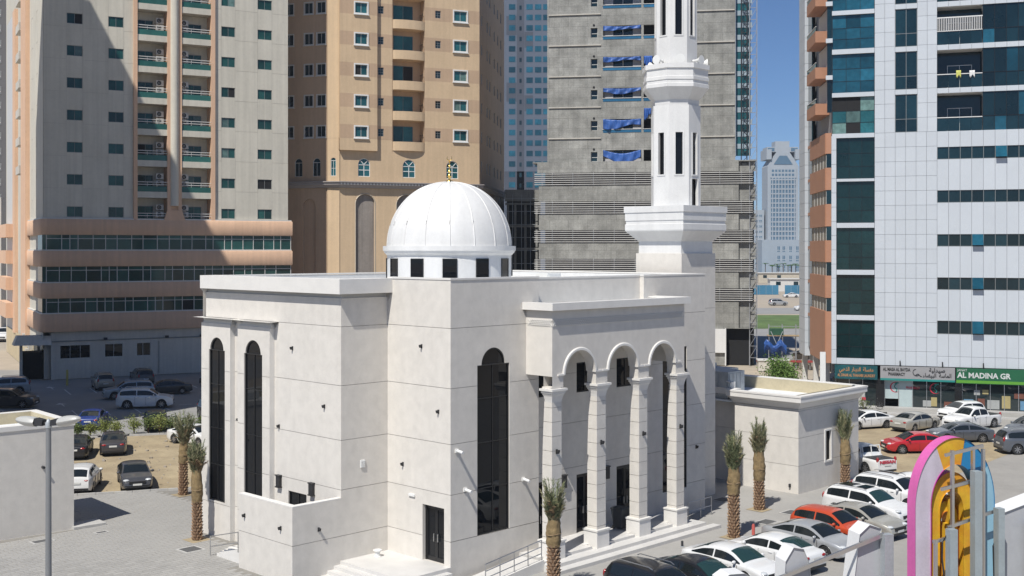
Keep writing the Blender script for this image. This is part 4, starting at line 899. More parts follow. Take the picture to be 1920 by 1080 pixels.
for a, b in reversed(rib):
    if lo < 4: panel_area(3.5, S1, lo, 4.9, 0.96, 1.0); lo = 4.9
    panel_area(3.5, S1, lo, a, 0.96, 3.0); lo = b
panel_area(3.5, S1, lo, 25.06, 0.96, 2.0)
for z in z_up: panel_area(3.5, S1, z + 3.4, z + 3.87, 0.96, 0.47)
panels.sort(key=lambda p: -(p[1] - p[0]) * (p[3] - p[2]) if p[0] < 12 and p[2] < 36 else 1)
rest = MB(); _pm = {}
for n, (x0, x1, z0, z1, y) in enumerate(panels):
    g = 0.010; w, h = round(x1 - x0, 3), round(z1 - z0, 3)
    if n < 300:
        if (w, h) not in _pm: _pm[(w, h)] = MB().box(g, w - g, 0, 0.32, g, h - g).mesh('cladding_panel', CLAD)
        obj('cladding_panel', _pm[(w, h)], RT, (x0, y, z0))
    else: rest.box(x0 + g, x1 - g, y, y + 0.32, z0 + g, z1 - g)
tag(rest.build('cladding_rest', CLAD, RT), kind='stuff')
for a, b in rib:
    n = 14; w = (S1 - 3.5) / n
    box('ribbon_backing', DARKIN, RT, 3.5, S1, 0.19, 0.31, a, b)
    for k in range(n):
        op = random.random() < 0.06
        f = MB().box(3.5 + k * w, 3.5 + k * w + 0.04, 0.02, 0.12, a, b).box(3.5 + k * w + 0.04, 3.5 + (k + 1) * w, 0.05, 0.12, a, a + 0.04).build('window', GREYFRAME, RT)
        p = MB().box(0, w - 0.05, 0, 0.03, -(b - a) + 0.04, 0).build('pane', BLUEGLASS if op else NAVYGLASS, f); p.location = (3.5 + k * w + 0.045, 0.1 if not op else -0.02, b)
        if op: p.rotation_euler = (R(-22), 0, 0)
for z in z_up:
    win_inst(RT, -0.09, 0, z, 1.92, 3.42, GREYFRAME, NAVYGLASS, vs=(0.5,), hs=(0.33, 0.5) if False else (0.35,), d=0.12)
    # glass field and recessed balcony
    n = 10; w = (S1 - 7.3) / n
    box('glass_backing', DARKIN, RT, 7.3, S1, 0.2, 0.32, z, z + 3.4)
    for k in range(n):
        f = MB().box(7.3 + k * w, 7.3 + k * w + 0.035, 0.05, 0.14, z, z + 3.4).box(7.3 + k * w + 0.035, 7.3 + (k + 1) * w, 0.08, 0.14, z + 1.25, z + 1.29).build('window', BLACKFRAME, RT)
        for a, b in ((z, z + 1.24), (z + 1.3, z + 3.4)): box('pane', BLUEGLASS if random.random() < 0.2 else NAVYGLASS, f, 7.3 + k * w + 0.04, 7.3 + (k + 1) * w, 0.12, 0.15, a, b)
    bo = MB().box(3.5, 7.3, 0.1, 1.9, z - 0.05, z).build('balcony', WHITE, RT)
    box('balcony_ceiling', WHITE, bo, 3.5, 7.3, 0.05, 1.9, z + 3.38, z + 3.42)
    for k in range(4): box('glass_panel', NAVYGLASS, bo, 3.52 + 0.94 * k, 4.44 + 0.94 * k, 0.06, 0.09, z + 0.02, z + 1.15)
    box('rail', WHITE, bo, 3.5, 7.28, 0.0, 0.1, z + 1.17, z + 1.24)
    box('balcony_wall', NAVYGLASS, bo, 3.5, 7.3, 1.82, 1.88, z, z + 3.4); win_inst(bo, 4.4, 1.75, z + 0.02, 2.1, 2.2, WHITE, NAVYGLASS, d=0.05)
b_top = z_up[2]
for k in range(26): box('baluster', WHITE, RT, 3.55 + k * 0.145, 3.6 + k * 0.145, -0.03, 0.0, b_top + 1.2, b_top + 2.35)
box('rail', WHITE, RT, 3.5, 7.3, -0.05, 0.03, b_top + 2.35, b_top + 2.45)
lines_ = mat('yellow_cloth', (0.55, 0.55, 0.15), 0.9); 
def cloth(x, z, w, h, m, label):
    mb = MB(); n = 8
    g = [[(x + w * i / n, -0.06 - 0.03 * math.sin(i * 1.7), z - h * j / 4 * (0.8 + 0.2 * math.sin(i))) for j in range(5)] for i in range(n + 1)]
    for i in range(n):
        for j in range(4): mb.poly([g[i][j], g[i + 1][j], g[i + 1][j + 1], g[i][j + 1]])
    o = mb.build('hanging_cloth', m, smooth=180, label=label, cat='laundry', group='laundry on the balcony rail', loc=(34.8, 106.33, 0), rotz=R(-18.5)); o.modifiers.new('thick', 'SOLIDIFY').thickness = 0.01
cloth(5.1, z_up[1] + 1.5, 0.4, 0.7, lines_, 'yellow cloth drying over a balcony rail of the clad tower'); cloth(6.2, z_up[1] + 1.45, 0.45, 0.65, WHITE, 'white cloth drying over a balcony rail of the clad tower')
# left glass bay
rows = [(4.5, 8.0), (8.45, 12.15), (12.6, 16.45), (16.9, 20.7), (20.95, 24.7), (25.1, 28.45), (28.85, 32.4), (32.85, 36.0), (36.4, 40)]
for z0, z1 in rows:
    x0 = -5.2 if z1 < 25 else S0
    win_inst(RT, x0, -0.02, z0, -1.87 - x0, z1 - z0, BLACKFRAME, BLUEGLASS if z0 > 28 else TEALGLASS if z0 > 24 else NAVYGLASS if z0 > 40 else mat('deep_teal_glass', (0.005, 0.024, 0.026), 0.04, 0.2, 0.5, rnd=0.25, spec=0.45), vs=(0.333, 0.667), hs=(0.3, 0.62), d=0.2, fw=0.03, inner=0.03)
zz = [3.95, 4.5] + [v for r_ in rows for v in r_][1:]
for (a0, a1), (b0, b1) in zip(rows, rows[1:]): box('bay_band', CLAD, RT, -5.2 if b1 < 25.2 else S0, -1.87, -0.06, 0.1, a1, b0)
box('bay_band', CLAD, RT, -5.2, -1.87, -0.05, 0.1, 3.95, 4.5)
for k in range(16): box('cladding_panel', CLAD, RT, S0 - 0.05, -5.22, -0.08, 0.1, 3.95 + 1.31 * k + 0.012, 3.95 + 1.31 * (k + 1) - 0.012)
# side wing: terracotta bands, dark glass strip, white pier
c12, s12 = math.cos(R(102.8)), math.sin(R(102.8)); X0, Y0 = -6.15, 0.35
PS = lambda k, d, z: (X0 + k * c12 + d * s12, Y0 + k * s12 - d * c12, z)
MB().boxP(PS, 0.3, 15, 0.6, 5.0, 3.0, 42).build('side_mass', CLADJ, RT)
strips = [(22.0, 23.3), (18.65, 19.95), (15.3, 16.6), (12.05, 13.3), (8.75, 10.0)]
CURT = mat('curtained_window', (0.33, 0.30, 0.25), 0.6, 0.2, 3, streak=0.5)
top = 25.2
for a, b in strips + [(4.0, 4.0)]:
    MB().boxP(PS, -0.1, 9.0, -0.12, 0.5, b, top).build('terracotta_band', ORANGE, RT); box('terracotta_band', ORANGE, RT, X0 + 0.02, S0 - 0.06, -0.02, 0.3, b, top)
    if b > a:
        for q in range(5): 
            f = MB().boxP(PS, 1.7 * q, 1.7 * q + 0.05, 0.0, 0.06, a, b).build('window', WHITEFRAME, RT); MB().boxP(PS, 1.7 * q + 0.06, 1.7 * q + 1.69, 0.03, 0.08, a, b).build('pane', CURT, f)
        box('pane', NAVYGLASS, RT, X0 + 0.05, S0 - 0.08, 0.02, 0.1, a, b)
    top = a
for k in range(5):
    z = 27.1 + 3.4 * k
    bo = MB().boxP(PS, 1.5, 6.8, -0.75, 0.55, z, z + 1.05).build('balcony', ORANGE, RT)
    MB().boxP(PS, 1.5, 6.8, -0.72, -0.69, z + 1.05, z + 1.45).build('glass_panel', TEALGLASS, bo); MB().boxP(PS, 1.45, 6.85, -0.76, -0.66, z + 1.45, z + 1.5).build('rail', WHITE, bo)
    MB().boxP(PS, 0.4, 7.5, 0.52, 0.58, z + 1.1, z + 3.3).build('balcony_wall', WHITEFRAME, bo)
    box('dark_glass', NAVYGLASS, RT, X0 + 0.1, S0 - 0.02, 0.1, 0.3, z, z + 3.0); box('slab_edge', CLAD, RT, X0, S0 + 0.05, -0.1, 0.3, z + 3.0, z + 3.4)
for k in range(11):
    z = 4.6 + 3.4 * k; MB().boxP(PS, 9.1, 11.5, 0.1, 0.2, z, z + 3.1).build('window', NAVYGLASS, RT); MB().boxP(PS, 9.05, 11.5, 0.05, 0.2, z + 3.1, z + 3.4).build('spandrel', ORANGE if z < 24 else CLAD, RT)
for k in range(30): MB().boxP(PS, 11.55, 15.5, -0.25, 0.3, 3.6 + 1.3 * k + 0.012, 3.6 + 1.3 * (k + 1) - 0.012).build('cladding_panel', CLAD, RT)
for q0, q1 in ((1.0, 4.0), (7.4, 4.0), (14.6, 3.6)): MB().boxP(PS, q0, q0 + 0.5, 0.0, 0.5, 0, q1).build('ground_column', WHITEFRAME, RT)
MB().boxP(PS, -0.35, -0.2, -0.6, -0.1, 2.2, 5.0).build('projecting_sign', WHITEPLASTIC, RT)
# shops
SHOPWALL = mat('black_shopfront', (0.015, 0.015, 0.016), 0.25, 0.0)
box('shop_back', DARKIN, RT, -5.4, S1, 1.5, 1.6, 0, 3.9)
for x0, x1 in ((-5.5, -5.3), (-1.75, -1.0), (5.0, 5.6), (11.4, 12.2)): box('shop_pier', SHOPWALL, RT, x0, x1, 0.0, 1.0, 0, 2.7)
SHOPGLASS = mat('shop_glass', (0.02, 0.03, 0.032), 0.03, 0.0, spec=0.7)
POSTER = mat('pale_window_film', (0.42, 0.50, 0.50), 0.4, 0.05, 2)
for x0, x1, n in ((-5.3, -1.75, 3), (-1.0, 5.0, 5), (5.6, 11.4, 5)):
    w = (x1 - x0) / n
    for k in range(n):
        f = MB().box(x0 + k * w, x0 + k * w + 0.05, 0.3, 0.4, 0.1, 2.7).box(x0 + k * w + 0.05, x0 + (k + 1) * w, 0.3, 0.4, 0.1, 0.2).build('window', STEEL, RT)
        film = x0 == -1.0 and k in (0, 1, 2) 
        box('pane', POSTER if film and k < 2 else SHOPGLASS, f, x0 + k * w + 0.055, x0 + (k + 1) * w - 0.005, 0.34, 0.37, 0.2 if not (film and k == 0) else 0.9, 2.68)
    box('shop_step', KERB if 'KERB' in globals() else STONE2, RT, x0 - 0.1, x1 + 0.1, -0.4, 0.3, 0.12, 0.2)
REDP = mat('red_print', (0.5, 0.03, 0.06), 0.5); TEALP = mat('teal_print', (0.02, 0.22, 0.2), 0.5)
for cx in (-0.05, 3.35):
    mb = MB(); n = 20
    for k in range(n):
        a0, a1 = R(50) + R(260) * k / n, R(50) + R(260) * (k + 1) / n
        t0, t1 = 0.10 * math.sin(math.pi * k / n), 0.10 * math.sin(math.pi * (k + 1) / n)
        q = [(0.48, a0), (0.48, a1), (0.48 - t1 - .01, a1), (0.48 - t0 - .01, a0)]
        mb.poly([(cx + r_ * math.cos(a), 0.325, 1.95 + r_ * math.sin(a)) for r_, a in q])
    mb.build('crescent_print', REDP, RT)
    mb = MB(); mb.tube([(cx + 0.02 + 0.12 * math.sin(k * 1.1), 0.32, 1.55 + 0.11 * k) for k in range(8)], 0.045, 5); mb.bar((cx - 0.05, 0.32, 2.3), (cx + 0.3, 0.32, 2.35), 0.04, 0.12); mb.build('snake_print', TEALP, RT)
def sign(name, x0, x1, z0, z1, m, label, y=-0.25):
    o = thing(name, label, 'shop sign', (34.8, 106.33, 0), R(-18.5), 'shop signs over the pavement')
    box('board', m, o, x0, x1, y, -0.07, z0, z1); return o
SGREY = mat('sign_grey', (0.29, 0.285, 0.29), 0.6, 0.05, 1.5); SGREEN = mat('sign_green', (0.012, 0.105, 0.045), 0.5, 0.08, 1.0); STEAL = mat('sign_teal', (0.01, 0.075, 0.085), 0.4, 0.35, 0.8)
BLK = mat('black_print', (0.012, 0.012, 0.012), 0.6); ORP = mat('orange_print', (0.45, 0.22, 0.09), 0.6); WPR = mat('white_print', (0.55, 0.57, 0.55), 0.6); LGR = mat('lime_print', (0.10, 0.30, 0.03), 0.6)
rx = (R(90), 0, 0)
s1 = sign('shop_sign', -5.35, -1.6, 2.62, 3.88, STEAL, 'teal laundry shop sign with orange lettering beneath the glass bay')
text('lettering', 'AL DINAR AL THAHABI LAUNDRY', 0.36, ORP, s1, (-3.45, -0.262, 2.95), rx, 0.005, fit=3.3, bold=0.008)
def arab(s):   # presentation forms are given in visual order
    return s
text('lettering', '\ufef2\ufe92\ufeeb\ufeac\ufedf\ufe8d \u0020\ufead\ufe8e\ufee8\ufef3\ufeaa\ufedf\ufe8d \u0020\ufe94\ufee0\ufeb4\ufed0\ufee3', 0.5, ORP, s1, (-3.45, -0.262, 3.5), rx, 0.005, fit=3.0, bold=0.008)
s2 = sign('shop_sign', -1.35, 5.0, 2.62, 3.9, SGREY, 'grey pharmacy sign with black lettering over the pharmacy window')
box('stripe', mat('sign_stripe', (0.02, 0.22, 0.2), 0.5), s2, -1.35, 5.0, -0.27, -0.25, 2.62, 2.8)
text('lettering', 'AL MASA AL BAYDA', 0.40, BLK, s2, (0.05, -0.265, 3.6), rx, 0.006, fit=2.35, bold=0.012); text('lettering', 'PHARMACY', 0.40, BLK, s2, (0.05, -0.265, 3.18), rx, 0.006, fit=1.45, bold=0.012)
text('lettering', '\ufe94\ufef4\ufedf\ufeaa\ufef4\ufebb', 0.5, BLK, s2, (3.5, -0.265, 3.62), rx, 0.006, fit=1.35, bold=0.01); text('lettering', '\u0621\ufe8e\ufec0\ufef4\ufe92\ufedf\ufe8d \u0020\ufe94\ufeb3\ufe8e\ufee4\ufedf\ufe8d', 0.5, BLK, s2, (3.5, -0.265, 3.16), rx, 0.006, fit=2.4, bold=0.01)
mb = MB(); mb.tube([(1.75 + 0.3 * math.cos(R(100 + 24 * k)), -0.265, 3.4 + 0.3 * math.sin(R(100 + 24 * k))) for k in range(10)], 0.03, 5); mb.tube([(1.7 + 0.1 * k, -0.265, 3.15 + 0.12 * math.sin(k)) for k in range(6)], 0.03, 5); mb.build('emblem', BLK, s2)
s3 = sign('shop_sign', 5.1, 12.0, 2.55, 3.9, SGREEN, 'green grocery sign with white lettering at the right edge')
text('lettering', 'JANAT', 0.3, WPR, s3, (5.6, -0.265, 3.72), rx, 0.006, sx=0.9); text('lettering', 'AL MADINA GR', 0.66, WPR, s3, (5.2, -0.265, 3.27), rx, 0.008, 'LEFT', sx=0.95, bold=0.02)
box('stripe', LGR, s3, 5.1, 12.0, -0.27, -0.25, 2.6, 2.85)
text('window_lettering', 'PHARMACY', 0.3, REDP, RT, (1.45, 0.325, 1.93), rx, 0.003, fit=1.2, bold=0.01)
for x in (0.3, 3.9, 7.3): MB().box(x, x + 0.1, -0.3, -0.1, 3.95, 4.4).build('spot_light', DARKMETAL, RT)

# ---------------- background blocks
def simple_tower(name, label, x, y, w, dpt, h, rot, m, gm, fh, cols_, ww, wh, z0=0.0, stripes=(), base=None, sill=0.9, framed=True):
    t = thing(name, label, 'tower', (x, y, 0), R(rot)); box('wall', m, t, 0, w, 0, dpt, 0, h)
    me = MB().box(0, ww, -0.06, 0.02, 0, wh).mesh('window', gm); fr_m = MB().box(-0.08, 0, -0.1, 0, 0, wh).box(ww, ww + .08, -0.1, 0, 0, wh).box(ww / 2 - .05, ww / 2 + .05, -0.1, -0.06, 0, wh).box(0, ww, -0.1, -0.06, wh * 0.25, wh * 0.32).mesh('frame', WHITEFRAME)
    for a, b, sm, zz0, zz1 in stripes: box('wall_stripe', sm, t, a, b, -0.03, 0.0, zz0, zz1)
    z = z0
    while z + fh < h:
        for c in cols_:
            o = obj('window', me, t, (c, 0, z + sill))
            if framed: obj('frame', fr_m, o)
        z += fh
    return t
BLUEGREY = mat('shaded_blue_grey_wall', (0.10, 0.122, 0.165), 0.8, 0.06, 0.2); BLUEGREYD = mat('dark_blue_grey_wall', (0.065, 0.075, 0.10), 0.8, 0.06, 0.2)  # bluish dark wall colour stands in for shade on the far tower
bx = (940 - 960) / 2200 * 370
bt = simple_tower('blue_tower', 'tall blue grey apartment tower between the tan and concrete towers', bx, 370, 19, 20, 110, 0, BLUEGREY, BLUEGLASS, 3.3, (2.4, 7.9, 10.6, 13.2), 2.0, 1.7, 33, stripes=((4.9, 7.2, BLUEGREYD, 30, 110), (1, 12.5, BLUEGREYD, 30, 39), (1.6, 4.8, BLUEGREYD, 82, 88), (1.6, 4.8, BLUEGREYD, 61, 67), (7.3, 10, BLUEGREYD, 78, 83), (7.3, 10, BLUEGREYD, 58, 63)), framed=False)
for k in range(23): MB().box(5.7, 6.4, -0.07, 0, 33.9 + 3.3 * k, 35.2 + 3.3 * k).build('window', NAVYGLASS, bt)
lb = thing('half_built_block', 'grey half built block behind scaffolding left of the concrete tower', 'building', (-0.8, 172, 0), 0)
box('frame_mass', DARKIN, lb, 0, 5, 0.8, 10, 0, 22)
for k in range(7): box('floor_slab', CONC, lb, -0.2, 5, 0, 0.8, 1.2 + 3.3 * k, 1.5 + 3.3 * k)
for x in (0, 1.1, 2.6, 4.2): box('column', CONC, lb, x, x + 0.35, 0.2, 0.8, 0, 21.3)
box('parapet', CONC, lb, -0.3, 5, -0.1, 0.7, 21.5, 23.2)
for x in (-0.2, 0.9, 2.2, 3.5): MB().bar((x, -0.7, 0), (x, -0.7, 22.5), 0.07).build('scaffold_pole', GALV, lb)
for k in range(12): MB().bar((-0.3, -0.7, 1 + 1.9 * k), (4.5, -0.7, 1 + 1.9 * k), 0.06).build('scaffold_ledger', GALV, lb)
dl = simple_tower('grey_tower', 'dark grey tower at the left picture edge beyond the apartment tower', -112, 232, 12.5, 14, 90, 4, mat('dark_grey_wall', (0.13, 0.125, 0.125), 0.8, 0.06, 0.2), NAVYGLASS, 3.05, (2.2, 6.0, 9.0), 1.6, 1.5, 20)
be = simple_tower('beige_block', 'low beige block under the dark grey tower at left', -108, 215, 14, 10, 24, 4, GREYCREAM, NAVYGLASS, 4, (3, 8), 1.5, 1.2, 4)
# tall neighbour out of frame to the left, whose shade falls over the parking and the apartment tower
NBC = (-42.88, 80.75); NBQ = (-56.24, 114.74)
nb = thing('neighbour_tower', 'plain neighbouring tower standing outside the frame to the left', 'tower', (NBC[0], NBC[1], 0), 0)
qx, qy = NBQ[0] - NBC[0], NBQ[1] - NBC[1]; ln = math.hypot(qx, qy); nx, ny = -qy / ln, qx / ln
MB().prism([(0, 0), (qx, qy), (qx + nx * 13, qy + ny * 13), (nx * 13, ny * 13)], 0, 70).build('wall', CREAM, nb)
for k in range(18):
    z = 3 + 3.6 * k
    MB().hexa([(qx * 0.05 + 0.05, qy * 0.05, z), (qx * 0.95 + 0.05, qy * 0.95, z), (qx * 0.95 + 0.0, qy * 0.95, z), (qx * 0.05, qy * 0.05, z), (qx * 0.05 + 0.05, qy * 0.05, z + 1.4), (qx * 0.95 + 0.05, qy * 0.95, z + 1.4), (qx * 0.95, qy * 0.95, z + 1.4), (qx * 0.05, qy * 0.05, z + 1.4)]).build('window_strip', NAVYGLASS, nb)
# far skyline tower
FARW = mat('pale_far_wall', (0.36, 0.39, 0.42), 0.8, 0.04, 0.05); FARG = mat('far_blue_glass', (0.10, 0.17, 0.24), 0.2, 0.05, 0.05)
ft = thing('far_tower', 'distant pale high rise with pointed gable top between the towers', 'tower', (152.5, 700, 0), 0)
box('wall', FARW, ft, 0, 18.5, 0, 16, 0, 64); box('glass_front', FARG, ft, 2.0, 16.5, -0.3, 0, 12, 57)
MB().poly([(0, -0.1, 64), (18.5, -0.1, 64), (12.5, -0.1, 72.5), (6, -0.1, 72.5)]); mb = MB(); mb.hexa([(0, 0, 64), (18.5, 0, 64), (18.5, 16, 64), (0, 16, 64), (5.5, 0, 72.5), (13, 0, 72.5), (13, 16, 72.5), (5.5, 16, 72.5)]); mb.build('gable', FARW, ft)
mb = MB(); mb.poly([(3.6, -0.2, 65.0), (14.9, -0.2, 65.0), (11.4, -0.2, 70.2), (7.1, -0.2, 70.2)]); mb.build('gable_glass', FARG, ft)
mb = MB(); mb.box(-0.8, 2.2, -1, 16, 68, 74); mb.box(16.3, 19.3, -1, 16, 68, 74); mb.box(0, 18.5, 1, 14, 72.5, 75.5); mb.box(5, 13.5, 2, 12, 75.5, 79); mb.build('crown', FARW, ft)
mb = MB(); mb.box(0.3, 4.3, 0.9, 1.0, 73.0, 75.0); mb.box(14.2, 18.2, 0.9, 1.0, 73.0, 75.0); mb.build('crown_glass', FARG, ft)
for k in range(8): box('mullion', FARW, ft, 2.6 + 1.85 * k, 3.15 + 1.85 * k, -0.6, -0.3, 12, 57)
for k in range(16): box('floor_band', FARW, ft, 2.0, 16.5, -0.5, -0.3, 13.5 + 2.8 * k, 14.3 + 2.8 * k)
box('attic_wall', FARW, ft, 1.5, 17, -0.35, 0, 57, 63)
for k in range(7):
    for q in (58.2, 60.6): box('window', FARG, ft, 2.4 + 2.0 * k, 3.7 + 2.0 * k, -0.45, -0.35, q, q + 1.3)
fb = simple_tower('far_palace_block', 'distant low pale block at the foot of the high rise', 147, 690, 33, 20, 20, 0, FARW, FARG, 5.5, (9, 12, 16, 20, 24, 28), 1.6, 3.2, 1.0)
fc = simple_tower('far_stepped_block', 'distant small pale block left of the high rise', 145.5, 705, 6, 10, 38, 0, FARW, FARG, 3.2, (0.6, 3.0), 1.8, 1.2, 1.0)

POSTC = [mat('poster_white', (.34, .35, .34), .5), mat('poster_yellow', (.36, .30, .14), .5), mat('poster_brown', (.16, .06, .04), .5), mat('poster_blue', (.12, .25, .38), .5)]
for k, (x, z, w, h) in enumerate(((6.6, 1.5, .5, .45), (7.3, 1.6, .5, .4), (6.9, .3, .6, .9), (5.75, .3, .8, .8), (7.7, .3, 1.0, .8), (8.9, .4, .7, 1.1), (9.9, 1.3, .8, .5), (10.4, .3, .7, .8), (2.3, .3, .7, .55), (3.0, .35, .5, .8), (4.1, .3, .8, .5), (-4.8, .4, .8, .9), (-3.2, 1.2, .5, .6))):
    box('window_poster', POSTC[k % 4], RT, x, x + w, .325, .335, z, z + h)
# ================================================================ cars
TYRE = mat('tyre_rubber', (0.02, 0.02, 0.02), 0.85, 0.0); RIM = mat('alloy_rim', (0.45, 0.45, 0.46), 0.35, 0.0, metal=0.8); CARGLASS = mat('car_glass', (0.012, 0.016, 0.018), 0.04, 0.0, spec=0.6)
TRIMB = mat('black_trim', (0.02, 0.02, 0.021), 0.5, 0.0); HEADL = mat('headlamp_lens', (0.55, 0.57, 0.58), 0.1, 0.0, spec=0.8); TAILL = mat('tail_lamp_lens', (0.30, 0.012, 0.012), 0.15, 0.0, spec=0.7); PLATE = mat('number_plate', (0.65, 0.65, 0.62), 0.5, 0.0)
CHROME = mat('chrome', (0.6, 0.6, 0.6), 0.15, 0.0, metal=1.0); GREENISH = mat('green_tint_glass', (0.018, 0.045, 0.044), 0.04, 0.0, spec=0.6)
def paint(name, c, metal=0.0): return mat('paint_' + name, c, 0.32, 0.02, 0.6, metal=metal, coat=0.7)
PAINTS = dict(white=paint('white', (0.72, 0.72, 0.71)), black=paint('black', (0.012, 0.012, 0.013)), silver=paint('silver', (0.42, 0.43, 0.44), 0.3), grey=paint('grey', (0.07, 0.07, 0.075), 0.2), bluegrey=paint('blue_grey', (0.34, 0.38, 0.41), 0.3), beige=paint('beige', (0.40, 0.385, 0.34), 0.25), champagne=paint('champagne', (0.30, 0.27, 0.22), 0.25), red=paint('red', (0.42, 0.012, 0.02)), orange=paint('orange', (0.50, 0.07, 0.025)), blue=paint('blue', (0.012, 0.035, 0.19)), darkgrey=paint('dark_grey', (0.045, 0.047, 0.05), 0.2), bronze=paint('bronze_grey', (0.055, 0.05, 0.05), 0.2), midblue=paint('mid_blue', (0.04, 0.10, 0.24)), slate=paint('slate', (0.11, 0.12, 0.14), 0.3))
SPECS = {
 'sedan': dict(W=1.83, zt=[(-2.40, .55), (-2.37, .88), (-2.26, .99), (-1.75, 1.06), (-1.05, 1.36), (-.55, 1.445), (.0, 1.46), (.35, 1.42), (.65, 1.33), (1.22, 1.01), (1.32, .97), (1.9, .88), (2.22, .76), (2.36, .62), (2.40, .45)], zb=.93, glass=(-1.62, 1.1), ws=(.42, 1.2), rw=(-1.68, -.85), wb=2.76, rw_r=.325, H=1.46),
 'suv': dict(W=1.92, zt=[(-2.38, .6), (-2.36, 1.0), (-2.28, 1.25), (-2.02, 1.62), (-1.8, 1.70), (-1.0, 1.75), (.1, 1.72), (.4, 1.67), (.62, 1.56), (1.12, 1.2), (1.22, 1.13), (1.85, 1.05), (2.2, .93), (2.36, .75), (2.40, .5)], zb=1.1, glass=(-2.02, 1.0), ws=(.44, 1.1), rw=(-2.3, -2.02), wb=2.85, rw_r=.37, H=1.75),
 'hatch': dict(W=1.78, zt=[(-2.08, .55), (-2.06, .95), (-1.98, 1.15), (-1.7, 1.46), (-1.4, 1.55), (-.6, 1.58), (.0, 1.57), (.3, 1.52), (.5, 1.44), (1.05, 1.1), (1.15, 1.04), (1.65, .95), (1.95, .82), (2.05, .66), (2.08, .48)], zb=.98, glass=(-1.75, .95), ws=(.32, 1.03), rw=(-2.0, -1.66), wb=2.55, rw_r=.32, H=1.58),
 'pickup': dict(W=1.86, zt=[(-2.62, .6), (-2.6, 1.04), (-2.5, 1.06), (-1.1, 1.06), (-1.02, 1.12), (-.92, 1.6), (-.72, 1.72), (-.2, 1.77), (.35, 1.75), (.6, 1.64), (1.15, 1.2), (1.25, 1.13), (2.0, 1.07), (2.4, .98), (2.58, .8), (2.62, .5)], zb=1.08, glass=(-.86, 1.02), ws=(.5, 1.13), rw=(-.99, -.86), wb=3.15, rw_r=.38, H=1.77)}
def smooth_interp(pts, x):
    for (x0, y0), (x1, y1) in zip(pts, pts[1:]):
        if x <= x1: return y0 + (y1 - y0) * max(0, min(1, (x - x0) / (x1 - x0)))
    return pts[-1][1]
_carm = {}
def car_meshes(kind):
    if kind in _carm: return _carm[kind]
    S = SPECS[kind]; zt = S['zt']; L2 = zt[-1][0]; W = S['W']; wb = S['wb']; wr = S['rw_r']; ra = wr + 0.065; zB = S['zb']
    def top(x):
        a = [smooth_interp(zt, x + d) for d in (-.07, -.035, 0, .035, .07)] if abs(x) < L2 - 0.1 else [smooth_interp(zt, x)]
        return sum(a) / len(a)
    def hw(x):
        xr = 0.68 * L2; f = 1.0
        if abs(x) > xr: f = 1 - 0.20 * ((abs(x) - xr) / (L2 - xr)) ** 2.4
        return W / 2 * f
    def belt(x): return min(zB + (-x) * 0.018, top(x) - 0.035)
    def edge(x):
        g = max(0.0, top(x) - belt(x)); return hw(x) - 0.07 - 0.33 * max(0, g - 0.06)
    def ztop(x, q):
        g = max(0.0, top(x) - belt(x)); c = 0.035 + 0.05 * min(1, g / 0.4); return top(x) - c * abs(q) ** 2.6
    def zbot(x):
        z = 0.2
        if abs(x) > L2 - 0.35: z = 0.2 + 0.12 * (abs(x) - L2 + 0.35) / 0.35
        for xw in (-wb / 2, wb / 2):
            d = abs(x - xw)
            if d < ra: z = max(z, wr + math.sqrt(ra * ra - d * d))
        return z
    xs = set(-L2 + 2 * L2 * k / 52 for k in range(53))
    for xw in (-wb / 2, wb / 2):
        for k in range(-6, 7): xs.add(xw + ra * math.sin(k / 6 * math.pi / 2) * 0.9999)
    xs |= {-L2 + 0.02, L2 - 0.02, -L2 + 0.05, L2 - 0.05}
    xs = sorted(xs); xs = [x for i, x in enumerate(xs) if i == 0 or x - xs[i - 1] > 0.008]
    mb = MB(); rings = []
    for x in xs:
        h = hw(x); e = edge(x); b = belt(x); zb_ = zbot(x); zm = min(0.62, (b + 0.25) / 2 + 0.15)
        half = [(0.0, ztop(x, 0)), (.4 * e, ztop(x, .4)), (.75 * e, ztop(x, .75)), (.93 * e, ztop(x, .93)), (e, ztop(x, 1) - 0.01), (h - 0.045, b), (h - 0.012, b - 0.05), (h, max(zb_ + .02, b - 0.16)), (h - 0.012, max(zb_ + .012, min(zm, b - 0.2))), (h - 0.005, max(zb_ + .008, 0.42)), (h - 0.03, max(zb_ + 0.004, 0.28)), (h - 0.06, zb_), (0.0, zb_)]
        rings.append([(x, y, z) for y, z in half] + [(x, -y, z) for y, z in half[-2:0:-1]])
    n = len(rings[0]); i0 = 0
    for r in rings: mb.v += r
    for k in range(len(rings) - 1):
        for j in range(n): mb.f.append([k * n + j, k * n + (j + 1) % n, (k + 1) * n + (j + 1) % n, (k + 1) * n + j])
    mb.f.append(list(range(n))[::-1]); mb.f.append([(len(rings) - 1) * n + j for j in range(n)])
    out = [('body', mb, 'PAINT', 32)]
    def side_patch(xa, xb, t0, t1, sgn):
        m = MB(); k = 14; g = []
        for i in range(k + 1):
            x = xa + (xb - xa) * i / k; gh = top(x) - belt(x)
            y0, z0 = hw(x) - 0.045, belt(x); y1, z1 = edge(x), ztop(x, 1) - 0.01
            tt0 = t0; tt1 = max(t0 + 0.02, t1 - (0.05 / max(gh, 0.08)))
            g.append([(x, sgn * (y0 + (y1 - y0) * t + 0.012), z0 + (z1 - z0) * t + 0.004) for t in (tt0, (tt0 + tt1) / 2, tt1)])
        for i in range(k):
            for j in range(2): m.poly([g[i][j], g[i + 1][j], g[i + 1][j + 1], g[i][j + 1]])
        return m
    xa, xb = S['glass']; xm = (xa + xb) / 2 - 0.12
    for sgn in (1, -1):
        out.append(('side_window', side_patch(xa, xm - 0.04, 0.1, 0.93, sgn), CARGLASS, 60)); out.append(('side_window', side_patch(xm + 0.04, xb, 0.1, 0.93, sgn), CARGLASS, 60))
